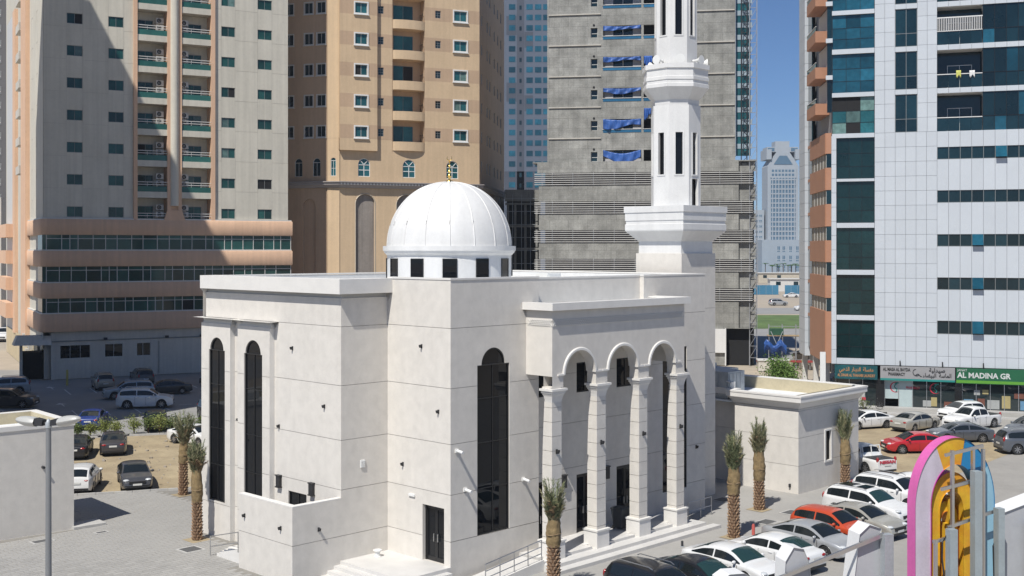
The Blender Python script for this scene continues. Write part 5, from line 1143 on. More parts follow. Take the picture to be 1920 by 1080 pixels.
    def top_patch(xa, xb, qm, name, m_):
        m = MB(); g = []
        for i in range(9):
            x = xa + (xb - xa) * i / 8; g.append([(x + (0.012 if xa > 0 else -0.012), q * edge(x), ztop(x, q) + 0.012) for q in [qm * (-1 + j / 5) for j in range(11)]])
        for i in range(8):
            for j in range(10): m.poly([g[i][j], g[i + 1][j], g[i + 1][j + 1], g[i][j + 1]])
        out.append((name, m, m_, 60))
    top_patch(*S['ws'], 0.9, 'windshield', CARGLASS); top_patch(*S['rw'], 0.88, 'rear_window', CARGLASS)
    ub = MB().box(-L2 + .25, L2 - .25, -W / 2 + .24, W / 2 - .24, .17, .72); out.append(('underbody', ub, TRIMB, None))
    def blob(c, s, n1=10, n2=6):
        m = MB(); m.revolve([(math.sin(math.pi * k / n2), -math.cos(math.pi * k / n2)) for k in range(n2 + 1)], n1, cap=False)
        m.v = [(c[0] + x * s[0], c[1] + y * s[1], c[2] + z * s[2]) for x, y, z in m.v]; return m
    zl = zB - (0.22 if kind != 'suv' else 0.2)
    for sgn in (1, -1):
        xh = L2 - 0.21; out.append(('headlight', blob((xh, sgn * (hw(xh) - 0.20), zl), (0.17, 0.185, 0.075)), HEADL, 60))
        xt = -L2 + 0.11
        if kind in ('suv', 'pickup'): out.append(('tail_light', blob((xt, sgn * (hw(xt) - 0.09), zB - 0.05), (0.1, 0.1, 0.2)), TAILL, 60))
        else: out.append(('tail_light', blob((xt, sgn * (hw(xt) - 0.2), zB - 0.12), (0.12, 0.2, 0.085)), TAILL, 60))
        xm_ = S['ws'][1] - 0.32; mm = blob((xm_, sgn * (W / 2 + 0.07), zB + 0.06), (0.07, 0.12, 0.08)); mm.bar((xm_, sgn * (W / 2 - 0.08), zB + 0.02), (xm_, sgn * (W / 2 + 0.02), zB + 0.04), 0.04); out.append(('mirror', mm, 'PAINT', 60))
        for xh_ in (-.55, .42): out.append(('door_handle', MB().box(xh_ - .1, xh_ + .1, sgn * (W / 2) - .008, sgn * (W / 2) + .022, zB - .14, zB - .11), CHROME if kind == 'suv' else 'PAINT', None))
        seam = MB()
        for xs_ in (-.78 if kind != 'pickup' else -.6, .12, .98): seam.box(xs_ - .006, xs_ + .006, sgn * W / 2 - .02, sgn * W / 2 + .0035, .34, zB - .06)
        out.append(('door_seam', seam, TRIMB, None))
        if kind == 'suv': out.append(('roof_rail', MB().tube([(-1.75, sgn * .63, 1.70), (-1.6, sgn * .64, 1.77), (.1, sgn * .64, 1.77), (.3, sgn * .63, 1.70)], .022, 5), STEEL, 60))
    gx = L2 - 0.05
    gm = MB().box(gx - .1, gx + .058, -.48, .48, .50, .66)
    for k in range(3): gm.box(gx + .058, gx + .066, -.46, .46, .52 + .05 * k, .535 + .05 * k)
    out.append(('grille', gm, TRIMB, None)); out.append(('air_intake', MB().box(gx - .1, gx + .052, -.62, .62, .30, .40), TRIMB, None))
    out.append(('number_plate', MB().box(gx + .06, gx + .075, -.26, .26, .42, .53), PLATE, None)); out.append(('number_plate', MB().box(-L2 - .03, -L2 - .015, -.26, .26, .66, .78), PLATE, None))
    out.append(('rear_bumper', MB().box(-L2 - .02, -L2 + .1, -.7, .7, .3, .42), TRIMB, None))
    if kind == 'pickup':
        out.append(('bed_liner', MB().box(-2.48, -1.16, -.74, .74, 1.05, 1.075), TRIMB, None))
    meshes = [(nm, m.mesh(nm, PAINTS['white'] if mt == 'PAINT' else mt, sm), mt == 'PAINT') for nm, m, mt, sm in out]
    ty = MB().revolve([(wr - .14, -.1), (wr - .02, -.11), (wr, -.08), (wr, .08), (wr - .02, .11), (wr - .14, .1)], 26); rm = MB().revolve([(.0, .085), (.05, .10), (.06, .07), (wr - .15, .05), (wr - .12, .105), (wr - .1, .11)], 26, cap=False)
    sp = MB()
    for k in range(7):
        a = 2 * math.pi * k / 7; sp.bar((.03 * math.cos(a), .03 * math.sin(a), .09), ((wr - .13) * math.cos(a), (wr - .13) * math.sin(a), .095), .05, .03)
    wm = (ty.mesh('tyre', TYRE, 40), rm.mesh('rim', mat('dark_rim', (.08, .08, .085), .4, 0, metal=.6), 50), sp.mesh('spokes', RIM))
    _carm[kind] = (meshes, wm, wb, W, wr); return _carm[kind]
def car(kind, col_, x, y, head, label, name='parked_car', group='cars parked around the mosque', cat='car', scale=1.0, z=0.0, glass=None):
    meshes, wm, wb, W, wr = car_meshes(kind)
    t = thing(name, label, cat, (x, y, z), R(head), group); t.scale = (scale,) * 3
    for nm, me, pt in meshes:
        o = obj(nm, me, t)
        if pt: o.material_slots[0].link = 'OBJECT'; o.material_slots[0].material = PAINTS[col_]
        elif glass and nm in ('windshield', 'rear_window'): o.material_slots[0].link = 'OBJECT'; o.material_slots[0].material = glass
    for xw in (-wb / 2, wb / 2):
        for sg in (1, -1):
            w = obj('wheel', wm[0], t, (xw, sg * (W / 2 - .125), wr)); w.rotation_euler = (R(-90 if sg > 0 else 90), 0, 0); obj('rim', wm[1], w); obj('spokes', wm[2], w)
    return t
HR = -50
car('suv', 'black', 5.9, 47.4, HR, 'black estate car at the bottom edge nearest the porch steps')
car('sedan', 'midblue', 4.2, 46.0, HR, 'blue car roof just showing at the bottom edge by the palm')
car('sedan', 'black', 7.9, 49.7, HR, 'black sedan between the black estate and the white sedan', glass=GREENISH)
car('sedan', 'white', 9.75, 51.9, HR, 'white sedan with its tail nearest the porch steps in the front row', glass=GREENISH)
car('sedan', 'white', 12.0, 54.0, HR + 180, 'white sedan backed in beside the silver sedan in the front row', glass=GREENISH)
car('sedan', 'silver', 14.35, 56.3, HR, 'silver sedan parked beside the orange hatchback')
car('hatch', 'orange', 16.0, 58.5, HR, 'orange red hatchback in the front row of parked cars')
car('sedan', 'beige', 17.8, 60.2, HR, 'beige sedan between the orange hatchback and the white estate')
w8 = car('suv', 'white', 19.1, 62.9, HR, 'white sport utility car with two dark roof glasses near the annex', glass=GREENISH)
for a, b in ((-1.55, -.75), (-.45, .15)):
    q = MB().box(a, b, -.42, .42, 1.744, 1.758).build('sunroof', CARGLASS, w8)
car('suv', 'white', 21.6, 66.2, HR, 'white estate with grey roof rails beyond the twin sunroof car')
car('sedan', 'white', 23.6, 68.3, HR, 'white car mostly hidden behind the colourful letter sign')
# pickups and cars in the rear lot
np_ = car('pickup', 'white', 22.95, 77.3, 113, 'white pickup with lettered tailgate beside the annex', name='pickup_truck', cat='pickup')
text('tailgate_lettering', 'NISSAN', 0.27, REDP, np_, (-2.645, 0.0, 0.9), (R(90), 0, R(-90)), 0.006, fit=1.25, bold=0.012)
rk = MB()
for yy in (-.7, 0, .7): rk.bar((-1.15, yy, 1.06), (-1.02, yy, 1.72), .05)
rk.bar((-1.02, -.72, 1.72), (-1.02, .72, 1.72), .06); rk.build('cab_guard', WHITEPLASTIC, np_)
car('sedan', 'red', 28.9, 83.9, 184, 'bright red sedan seen from its side in the rear lot')
car('sedan', 'white', 28.7, 95.2, 200, 'white sedan half hidden behind the annex corner')
car('sedan', 'beige', 32.4, 94.3, 38, 'pale beige sedan with its boot towards the sand patch')
car('hatch', 'white', 38.2, 99.8, 205, 'white hatchback parked close to the pharmacy front')
car('pickup', 'white', 37.3, 95.2, 208, 'white double cab pickup facing the sand patch', name='pickup_truck', cat='pickup')
car('sedan', 'slate', 33.8, 88.6, 184, 'slate sedan behind the red sedan and the letter sign')
cv = car('sedan', 'slate', 40.3, 91.3, 215, 'grey sedan under a dark cover at the right edge')
car('suv', 'slate', 37.0, 83.6, 2, 'slate grey estate at the right picture edge')
# left side
LG = 'cars parked on the left'
car('suv', 'white', -33.6, 107.5, 12, 'large white sport utility car seen from its side in the shaded lot', group=LG, scale=1.05)
car('suv', 'bluegrey', -37.3, 114.2, 205, 'pale blue grey sport utility car behind the large white one', group=LG)
car('suv', 'champagne', -42.6, 122.2, 116, 'champagne sport utility car with its tail to the viewer by the tower', group=LG)
car('suv', 'darkgrey', -39.9, 126.5, 118, 'dark grey car parked against the tower wall', group=LG)
car('sedan', 'darkgrey', -34.6, 117.6, 205, 'dark sedan peeping out behind the blue grey car', group=LG)
car('suv', 'black', -31.6, 126.3, 250, 'black crossover cut off by the mosque corner', group=LG)
car('suv', 'bluegrey', -50.8, 117.5, 200, 'silver car with dark windows at the left picture edge', group=LG)
car('suv', 'darkgrey', -46.0, 107.6, 2, 'dark sport utility car with roof rack above the kiosk roof', group=LG)
car('sedan', 'blue', -34.3, 96.0, 100, 'deep blue car beside the shrubs above the kiosk', group=LG)
car('sedan', 'black', -28.9, 95.2, -72, 'black sedan facing the viewer among the shrubs', group=LG)
car('sedan', 'white', -23.6, 87.5, -35, 'white sedan partly behind the palm trunk on the sand', group=LG)
car('sedan', 'black', -30.6, 82.6, 104, 'black sedan tail on, half hidden by the kiosk', group=LG)
car('sedan', 'bronze', -28.6, 84.2, 108, 'bronze grey sedan tail on in front of the shrubs', group=LG)
car('hatch', 'white', -26.0, 71.0, 100, 'white hatchback tail on beside the kiosk corner', group=LG)
car('sedan', 'grey', -23.2, 72.1, -68, 'dark grey sedan facing the paved yard from the sand', group=LG)
car('suv', 'darkgrey', -25.3, 99.6, -60, 'dark car cut off behind the mosque edge near the shrubs', group=LG)
# far street
FG = 'cars on the far street'
car('sedan', 'white', 83.7, 352, 180, 'tiny white sedan in front of the blue hoarding', group=FG); car('suv', 'silver', 68.5, 302, 10, 'tiny silver sport utility car beside the far road', group=FG); car('suv', 'white', 69.0, 277, 190, 'tiny white car on the far road by the white pier', group=FG)
car('pickup', 'white', -80.5, 186, -75, 'small white pickup at the left edge beyond the apartment tower', name='pickup_truck', cat='pickup', group=FG, scale=1.2)
# ================================================================ annex, kiosk, palms, sign and small things
ca45, sa45 = math.cos(MA), math.sin(MA)
annex = thing('annex_building', 'low stone annex with corniced flat roof right of the minaret', 'building', (16.93, 69.35, 0), MA)
JA = [4.9, 3.3, 1.65]
wall(annex, PR(0, 0), 0, 7.2, 0, 5.3, [o_rect(3.1, 3.75, 1.6, 3.4)], STONE, JA, gap=0.02)
window(annex, PR(0, 0), 3.1, 3.75, 1.6, 3.4, [], [], BLACKFRAME, BLACKGLASS, 0.16)
mb = MB(); P_ = PR(0, 0); mb.boxP(P_, 2.98, 3.1, -0.05, 0, 1.5, 3.5).boxP(P_, 3.75, 3.87, -0.05, 0, 1.5, 3.5).boxP(P_, 3.1, 3.75, -0.05, 0, 3.4, 3.5).boxP(P_, 3.1, 3.75, -0.05, 0, 1.5, 1.6).build('window_surround', STONE2, annex)
wall(annex, PL(0, 0), 0, 4.45, 0, 5.3, [], STONE, JA, gap=0.02)
wall(annex, PL(0.7, 0), 4.45, 11.0, 0, 5.3, [o_arch(7.2, 9.4, 0, 2.8)], STONE, JA, gap=0.02, rev=0.4)
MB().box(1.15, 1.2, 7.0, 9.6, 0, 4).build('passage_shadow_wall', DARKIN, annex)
mb = MB(); mb.box(0, 0.7, 4.449, 4.45, 0, 5.3); mb.box(7.198, 7.2, 0.002, 11, 0, 5.3); mb.box(0.7, 7.2, 10.99, 11, 0, 5.3); mb.build('return_wall', STONE, annex)
an_path = [(0.7, 11.0), (0.7, 4.45), (0, 4.45), (0, 0), (7.2, 0), (7.2, 11.0)]
MB().sweep(an_path, [(0, 5.05), (0.04, 5.05), (0.1, 5.15), (0.22, 5.32), (0.36, 5.45), (0.4, 5.46), (0.4, 5.74), (0.43, 5.74), (0.43, 5.84), (0.0, 5.84), (0.0, 5.0)], side=1).build('cornice', STONE2, annex)
YEL = mat('weathered_parapet', (0.48, 0.42, 0.29), 0.85, 0.1, 0.8, stain=0.2)
mb = MB(); mb.box(6.85, 6.9, 0.3, 10.7, 5.0, 5.838); mb.box(0.3, 6.9, 10.7, 10.75, 5.0, 5.838); mb.box(0.05, 6.85, 0.25, 0.3, 5.0, 5.82); mb.box(0.1, 0.15, 0.3, 4.3, 5.0, 5.82); mb.build('parapet_back', YEL, annex)
box('coping', STONE2, annex, 6.86, 7.3, 0.25, 11.2, 5.842, 5.9); box('coping', STONE2, annex, 0.8, 6.857, 10.72, 11.2, 5.842, 5.9)
box('roof', ROOFW, annex, 0.12, 6.9, 0.25, 10.8, 5.0, 5.1)
mb = MB().box(3.6, 4.3, 1.6, 1.9, 5.1, 5.3); mb.build('roof_vent', GALV, annex)
for k, (x, y, w, d, h) in enumerate(((0.4, 5.2, 1.8, 2.2, 1.6), (0.4, 7.6, 2.2, 2.0, 1.9), (2.6, 7.0, 1.6, 1.8, 1.5), (4.4, 8.6, 1.3, 1.3, 1.2))):
    mb = MB().box(x, x + w, y, y + d, 5.2, 5.2 + h)
    for q in range(4): mb.box(x + 0.1 + q * (w - .2) / 4, x + 0.06 + (q + 1) * (w - .2) / 4, y - 0.03, y, 5.3, 5.1 + h)
    for q in range(3): mb.box(x - 0.03, x, y + 0.1 + q * (d - .2) / 3, y + 0.04 + (q + 1) * (d - .2) / 3, 5.3, 5.1 + h)
    mb.box(x + .1, x + .2, y + .1, y + d - .1, 5.1, 5.2).box(x + w - .2, x + w - .1, y + .1, y + d - .1, 5.1, 5.2)
    mb.build('roof_air_handler', GALV if k != 1 else mat('pale_blue_casing', (0.38, 0.42, 0.46), 0.5, 0.06, 1), annex)
pf = MB()
for q in range(3): pf.tube([(0.2 + q * .15, 4.8, 5.1), (0.2 + q * .15, 4.8, 6.2), (0.9 + q * .1, 6.5, 6.3)], .06, 6)
pf.build('roof_pipe', WHITEPLASTIC, annex)
MB().boxP(PL(0, 0), 0.5, 0.6, -0.12, 0, 0.35, 0.55).build('tap', DARKMETAL, annex)
# left kiosk
kiosk = thing('kiosk_building', 'plain stone kiosk with white flat roof at the left picture edge', 'building', (-22.7, 60.8, 0), R(41.5))
wall(kiosk, PR(0, 0), -9, 0, 0, 5.45, [], STONE, [], gap=0.02)
mb = MB(); mb.box(-0.002, 0, 0.002, 5.5, 0, 5.45); mb.box(-9, 0, 5.498, 5.5, 0, 5.45); mb.build('return_wall', STONE, kiosk)
kp = [(-9, 5.5), (0, 5.5), (0, 0), (-9, 0)]
MB().sweep(kp, [(0, 5.35), (0.05, 5.38), (0.05, 5.62), (-0.4, 5.62), (-0.4, 5.0)], side=-1).build('parapet', STONE2, kiosk)
mb = MB(); mb.box(-9, -0.402, 0.402, 0.42, 5.0, 5.6); mb.box(-0.42, -0.402, 0.42, 5.08, 5.0, 5.6); mb.box(-9, -0.42, 5.08, 5.098, 5.0, 5.6); mb.build('parapet_back', YEL, kiosk)
box('roof', ROOFW, kiosk, -9, -0.4, 0.4, 5.1, 4.95, 5.02)
mb = MB().box(-4.2, -3.2, 2.2, 3.0, 5.1, 5.85)
for q in range(5): mb.box(-4.1, -3.3, 2.17, 2.2, 5.2 + q * .13, 5.27 + q * .13)
mb.build('roof_ac_unit', WHITEPLASTIC, kiosk)
mb = MB(); mb.box(-0.1, 1.6, -0.3, 0.9, 0, 0.14); mb.build('landing', KERB, kiosk)
mb = MB(); mb.tube([(-1.6, -0.0, 3.4), (-1.6, -0.22, 3.4)], .07, 10); mb.build('wall_light', DARKMETAL, kiosk)
# palms
TRUNK = mat('palm_trunk', (0.10, 0.055, 0.03), 0.95, 0.25, 6, 0.4, 30); SCALE = mat('palm_leaf_base', (0.36, 0.24, 0.15), 0.95, 0.25, 5); BURLAP = mat('burlap', (0.225, 0.16, 0.078), 0.95, 0.28, 6, 0.8, 45, stain=0.3)
FROND = mat('palm_frond', (0.15, 0.17, 0.085), 0.7, 0.3, 3); FRONDL = mat('palm_frond_pale', (0.32, 0.30, 0.17), 0.75, 0.3, 3); DRY = mat('dry_frond', (0.30, 0.21, 0.12), 0.9, 0.25, 3)
def palm(x, y, ht, hw_, hc, r0, dry, seed, label, lean=0.0, spread=0.5, taper=0.75):
    rn = random.Random(seed); t = thing('palm_tree', label, 'palm', (x, y, 0), rn.uniform(0, 6), 'transplanted palms around the mosque')
    cx = lambda z: lean * (z / 4.0) ** 2
    mb = MB(); mb.tube([(cx(z), 0, z) for z in [ht * k / 6 for k in range(7)]], [r0 * 0.9 * (1.12 - 0.14 * k / 6) for k in range(7)], 14); mb.build('trunk', TRUNK, t, smooth=60)
    sc = MB(); rows = int(ht / 0.15)
    for i in range(rows):
        z = 0.03 + i * 0.15; n = 8
        for j in range(n):
            a = 2 * math.pi * (j + 0.5 * (i % 2)) / n + rn.uniform(-.06, .06); ca, sa = math.cos(a), math.sin(a); r = r0 * 0.9 * (1.12 - 0.14 * z / ht); o = cx(z)
            w = r * 0.33; h = .115; d = rn.uniform(.06, .10)
            q = lambda rr, s, zz: (o + rr * ca - s * sa, rr * sa + s * ca, zz)
            sc.hexa([q(r - .03, -w, z), q(r - .03, w, z), q(r - .03, w * .7, z + h), q(r - .03, -w * .7, z + h), q(r + .015, -w * .8, z + .01), q(r + .015, w * .8, z + .01), q(r + d, w * .55, z + h + .015), q(r + d, -w * .55, z + h + .015)])
    tag(sc.build('leaf_bases', SCALE, t), kind='stuff')
    z1 = ht + hw_; bl = MB(); prof = []; m = 12; n = 22; i0 = 0
    ph = [rn.uniform(0, 6) for _ in range(5)]
    for k in range(m + 1):
        q = k / m; z = ht - .12 + (hw_ + .12) * q; rr = r0 * (1.12 + .16 * math.sin(math.pi * min(1, q * 1.15)) - .12 * q)
        for j in range(n):
            a = 2 * math.pi * j / n; f = 1 + .06 * math.sin(3 * a + ph[0] + 5 * q) + .05 * math.sin(7 * a + ph[1] - 12 * q) + .03 * math.sin(11 * a + ph[4] + 17 * q) + .05 * math.sin(q * 22 + ph[2] + 2 * math.sin(a + ph[3])) ; bl.v.append((cx(z) + rr * f * math.cos(a), rr * f * math.sin(a), z))
    for k in range(m):
        for j in range(n): bl.f.append([k * n + j, k * n + (j + 1) % n, (k + 1) * n + (j + 1) % n, (k + 1) * n + j])
    w_ = bl.build('burlap_wrap', BURLAP, t, smooth=50)
    MB().tube([(cx(ht + .4) + r0 * 1.26 * math.cos(a), r0 * 1.26 * math.sin(a), ht + .35 * hw_ + .03 * math.sin(a * 2)) for a in [2 * math.pi * k / 20 for k in range(21)]], .02, 5).build('tie_rope', DRY, w_)
    def fronds(nf, m_, name, h0, h1, sp0, sp1, ll, droop=0.0):
        fm = MB()
        for k in range(nf):
            a = rn.uniform(0, 2 * math.pi); rs = r0 * rn.uniform(.2, 1.0); fh_ = rn.random(); H_ = h0 + (h1 - h0) * fh_; out = sp0 + (sp1 - sp0) * rn.uniform(.55, 1.0) * (1.0 - taper * fh_); zb_ = z1 - .25
            p0 = Vector((cx(z1) + rs * math.cos(a), rs * math.sin(a), zb_)); d = Vector((math.cos(a), math.sin(a), 0)); sd = Vector((-math.sin(a), math.cos(a), 0)); tw = rn.uniform(-.25, .25)
            pts = [p0 + d * out * (q ** 2.3) + sd * tw * q * q + Vector((0, 0, H_ * (q - droop * q ** 3))) for q in [j / 7 for j in range(8)]]
            for j in range(7): fm.bar(pts[j], pts[j + 1], .022 * (1 - j / 9), .02)
            for j in range(26):
                q = .12 + .88 * j / 25; f = q * 7; i_ = min(6, int(f)); p = pts[i_].lerp(pts[i_ + 1], f - i_); tn = (pts[i_ + 1] - pts[i_]).normalized()
                for sg in (-1, 1):
                    dr = (tn * rn.uniform(.75, 1.1) + sd * sg * rn.uniform(.3, .95) + d * rn.uniform(-.1, .6)).normalized(); L_ = ll * rn.uniform(.6, 1.15) * (1.1 - .55 * q)
                    wv = dr.cross(Vector((rn.uniform(-1, 1), rn.uniform(-1, 1), rn.uniform(-1, 1)))).normalized() * .017
                    fm.poly([p - wv, p + wv, p + dr * L_])
        fm.build(name, m_, t)
    fronds(40, FROND, 'crown', hc * .38, hc, spread * .1, spread, .40); fronds(26, FRONDL, 'pale_fronds', hc * .35, hc * .9, spread * .15, spread * 1.15, .38)
    if dry: fronds(dry, DRY, 'dry_fronds', hc * .35, hc * .75, spread * .4, spread * 1.1, .3, .25)
    return t
palm(-19.4, 69.2, 2.0, 1.05, 2.1, .235, 6, 1, 'palm with rounded green top beside the sand lot', lean=0.1, spread=.42, taper=-.3)
palm(-15.7, 58.5, 2.0, 1.5, 1.8, .225, 30, 2, 'palm with shaggy dry fronds beside the mosque left corner', lean=-0.05, spread=.3)
palm(1.75, 49.3, 2.15, 1.15, 1.75, .25, 12, 3, 'palm in front of the porch ramp at the bottom edge', lean=-0.05, spread=.24, taper=-.3)
palm(11.15, 59.0, 2.3, 1.3, 1.95, .26, 3, 4, 'palm between the porch steps and the annex, nearer one', spread=.32)
palm(13.75, 65.3, 1.75, 1.5, 2.1, .27, 16, 5, 'palm in front of the annex left face with browned fronds', spread=.28)
palm(20.5, 72.2, 1.4, 1.5, 2.0, .255, 0, 6, 'palm beside the narrow window of the annex', spread=.34)
for n, (x, y) in enumerate(((-19.4, 69.2), (-15.7, 58.5), (11.15, 59.0), (13.75, 65.3))):
    area([(x - .75, y), (x, y - .75), (x + .75, y), (x, y + .75)], 0.019, SAND, 'tree_pit', kind='structure').rotation_euler = (0, 0, 0)
# shrubs along the sand lot
LEAF = [mat('leaf_green', (0.10, 0.14, 0.03), 0.7, 0.25, 4), mat('leaf_yellow_green', (0.19, 0.22, 0.05), 0.7, 0.25, 4), mat('leaf_deep', (0.045, 0.10, 0.02), 0.7, 0.25, 4)]
def shrub(x, y, h, w, seed, label, m=None, n=420, name='shrub', cat='shrub', group='young shrubs edging the sand lot', trunk=0.0, leaf=.085):
    rn = random.Random(seed); t = thing(name, label, cat, (x, y, 0), 0, group); st = MB(); tips = []
    for k in range(7):
        a = rn.uniform(0, 6.28); tip = Vector((w * .42 * math.cos(a) * rn.uniform(.3, 1), w * .42 * math.sin(a) * rn.uniform(.3, 1), trunk + (h - trunk) * rn.uniform(.6, .97))); st.tube([(0, 0, 0), (tip.x * .25, tip.y * .25, tip.z * .5), tip], [.03 + trunk * .04, .02 + trunk * .025, .008], 5); tips.append(tip)
    st.build('stem', TRUNK, t); cr = MB()
    clumps = [(Vector((0, 0, 0)).lerp(tp, rn.uniform(.55, 1.02)) + Vector((rn.gauss(0, w * .12), rn.gauss(0, w * .12), rn.gauss(0, h * .06))), rn.uniform(.12, .26) * w) for tp in tips for _ in range(4)]
    for k in range(n):
        c, r_ = rn.choice(clumps); p = c + Vector((rn.gauss(0, r_), rn.gauss(0, r_), rn.gauss(0, r_ * .9)))
        if p.z < .05: continue
        u = Vector((rn.uniform(-1, 1), rn.uniform(-1, 1), rn.uniform(-.3, 1))).normalized(); v = u.orthogonal().normalized(); v.rotate(Matrix.Rotation(rn.uniform(0, 6.28), 3, u)); s_ = leaf * rn.uniform(.6, 1.3)
        cr.poly([p - v * s_ * .35, p + u * s_ * .5 , p + v * s_ * .35 , p + u * s_ * -.6 ])
    cr.build('crown', m or rn.choice(LEAF[:2]), t); return t
sp_ = [(-33.6, 90.6, 1.0), (-32.6, 90.7, 1.15), (-31.6, 91.3, 1.3), (-30.7, 91.0, 1.2), (-29.6, 91.9, 1.45), (-28.6, 92.3, 1.3), (-27.7, 92.2, 1.6), (-26.8, 92.7, 1.5), (-25.9, 92.8, 1.3), (-24.9, 93.3, 1.2), (-34.6, 90.2, 1.2), (-23.6, 93.6, 1.5)]
sp_.sort()
ORD = ['first', 'second', 'third', 'fourth', 'fifth', 'sixth', 'seventh', 'eighth', 'ninth', 'tenth', 'eleventh', 'twelfth']
for k, (x, y, h) in enumerate(sp_):
    shrub(x, y, h * .95, h * .75, 30 + k, f'{ORD[k]} young shrub from the left in the row edging the sand lot', n=900, leaf=.10)
shrub(24.0, 104, 4.3, 2.4, 60, 'bushy green tree behind the annex roof', mat('leaf_fresh', (.11, .19, .035), .7, .25, 4), n=6500, name='leafy_tree', cat='tree', group=None, trunk=1.8, leaf=.16)
shrub(31.2, 104.0, 1.4, 1.2, 61, 'small bush in front of the shops beside the bicycle', LEAF[0], n=400, group=None)
for k, (x, y) in enumerate(((2.6, 105.5), (-2.2, 102.5))): pass
# street lamp
lamp = thing('street_lamp', 'grey twin headed street lamp post in front of the kiosk', 'street lamp', (-11.1, 28.1, 0), 0)
MB().revolve([(.11, 0), (.1, 3), (.075, 6), (.062, 10.25)], 14).build('pole', mat('lamp_pole_grey', (.24, .25, .26), .45, .05, 1, metal=.3), lamp, smooth=40)
MB().revolve([(.05, 10.2), (.075, 10.22), (.075, 10.34), (.03, 10.42), (.0, 10.44)], 12).build('pole_cap', GALV, lamp, smooth=40)
LENS = mat('lamp_lens', (.55, .55, .52), .25, .05)
for sg, tilt in ((-1, 4), (1, 10)):
    hd = Vector((sg, -.35 if sg > 0 else .3, 0)).normalized(); up = Vector((0, 0, 1)); sd = hd.cross(up)
    def q(a, b, c): p = hd * a + sd * b + up * (c + a * math.tan(R(tilt))); return (p.x, p.y, 10.32 + p.z)
    mb = MB(); mb.tube([q(0, 0, 0), q(.14, 0, 0)], .035, 8); mb.hexa([q(.12, -.1, -.06), q(.34, -.12, -.07), q(.34, .12, -.07), q(.12, .1, -.06), q(.12, -.08, .08), q(.34, -.1, .1), q(.34, .1, .1), q(.12, .08, .08)])
    h_ = mb.build('lamp_head', DARKMETAL, lamp); sh = MB(); n = 12; g = []
    for i in range(n + 1):
        u_ = i / n; w = .165 * math.sin(math.pi * (.18 + .82 * u_) ** .8) ** .5 + .005 if u_ < 1 else .004; g.append((.34 + .60 * u_, w))
    for zt_, nm, mm in ((.115, 'housing', mat('lamp_housing', (.42, .42, .40), .4, .05)), (-.12, 'lens', LENS)):
        m2 = MB(); rows = []
        for a, w in g: rows.append([q(a, w * c, zt_ * math.sqrt(max(0, 1 - c * c)) * (w / .16)) for c in (-1, -.8, -.5, 0, .5, .8, 1)])
        for i in range(n):
            for j in range(6): m2.poly([rows[i][j], rows[i + 1][j], rows[i + 1][j + 1], rows[i][j + 1]])
        m2.build(nm, mm, h_, smooth=60)
# manholes, drain covers and a rubbish bin
IRON = mat('cast_iron_cover', (.10, .10, .10), .7, .15, 6)
def cover(x, y, w, d, label):
    t = thing('drain_cover', label, 'drain cover', (x, y, 0.014), MA, 'covers set in the paving'); mb = MB().box(-w / 2, w / 2, -d / 2, d / 2, 0, .014); mb.build('plate', IRON, t)
    r_ = MB(); r_.sweep([(-w / 2, -d / 2), (w / 2, -d / 2), (w / 2, d / 2), (-w / 2, d / 2)], [(0.0, 0), (.1, 0), (.1, .01), (.0, .012)], closed=True); r_.build('frame', KERB, t)
cover(-15.5, 56.6, .85, .85, 'dark square cover in the paving near the shaggy palm'); cover(-23.3, 58.2, .9, .5, 'dark drain cover at the foot of the kiosk wall'); cover(-21.0, 60.0, .5, .25, 'small drain grate in front of the kiosk landing')
cover(13.5, 62.3, 1.0, .7, 'grey cover in the paving between the two palms'); cover(15.4, 64.5, 1.0, .8, 'grey cover in the paving near the annex corner'); cover(12.2, 67.8, 1.0, .8, 'grey cover in the passage shade by the minaret'); cover(14.6, 68.2, .8, .6, 'grey cover at the foot of the annex left face')
bn = thing('rubbish_bin', 'dark grey wheeled rubbish bin standing on the porch', 'bin', (-2.68 + 11.2 * ca45 + .35 * sa45, 51.2 + 11.2 * sa45 - .35 * ca45, .45), MA)
BINM = mat('bin_plastic', (.045, .05, .055), .55, .05)
mb = MB(); mb.hexa([(-.24, -.26, .08), (.24, -.26, .08), (.24, .26, .08), (-.24, .26, .08), (-.31, -.36, 1.0), (.31, -.36, 1.0), (.31, .36, 1.0), (-.31, .36, 1.0)]); mb.build('body', BINM, bn)
mb = MB(); mb.sweep([(-.33, -.38), (.33, -.38), (.33, .38), (-.33, .38)], [(0, 1.0), (0, 1.05), (-.08, 1.12), (-.3, 1.15)], closed=True); mb.poly([(-.03, -.08, 1.15), (.03, -.08, 1.15), (.03, .08, 1.15), (-.03, .08, 1.15)]); mb.build('lid', BINM, bn)
for sg in (-1, 1):
    w_ = MB().revolve([(.1, -.03), (.1, .03)], 14).build('wheel', TYRE, bn); w_.location = (sg * .2, .27, .1); w_.rotation_euler = (0, R(90), 0)
# red marker post and low bollards
def bollard(x, y, m, h, r_, label, name='bollard'):
    t = thing(name, label, 'bollard', (x, y, 0)); MB().revolve([(r_, 0), (r_, h * .92), (r_ * .7, h), (0, h)], 12).build('post', m, t, smooth=40); MB().box(-r_ * 1.6, r_ * 1.6, -r_ * 1.6, r_ * 1.6, 0, .03).build('base', GALV, t)
bollard(11.85, 57.6, mat('faded_red', (.50, .10, .08), .6), 1.0, .08, 'faded red marker post at the foot of the nearer palm', 'marker_post')
bollard(8.3, 57.2, DARKMETAL, .28, .06, 'small dark stub post beside the end of the porch steps', 'stub_post')
bollard(-47.2, 124.5, mat('yellow_post', (.5, .42, .12), .6), 1.7, .12, 'yellow topped ticket post by the shaded tower wall', 'ticket_post')
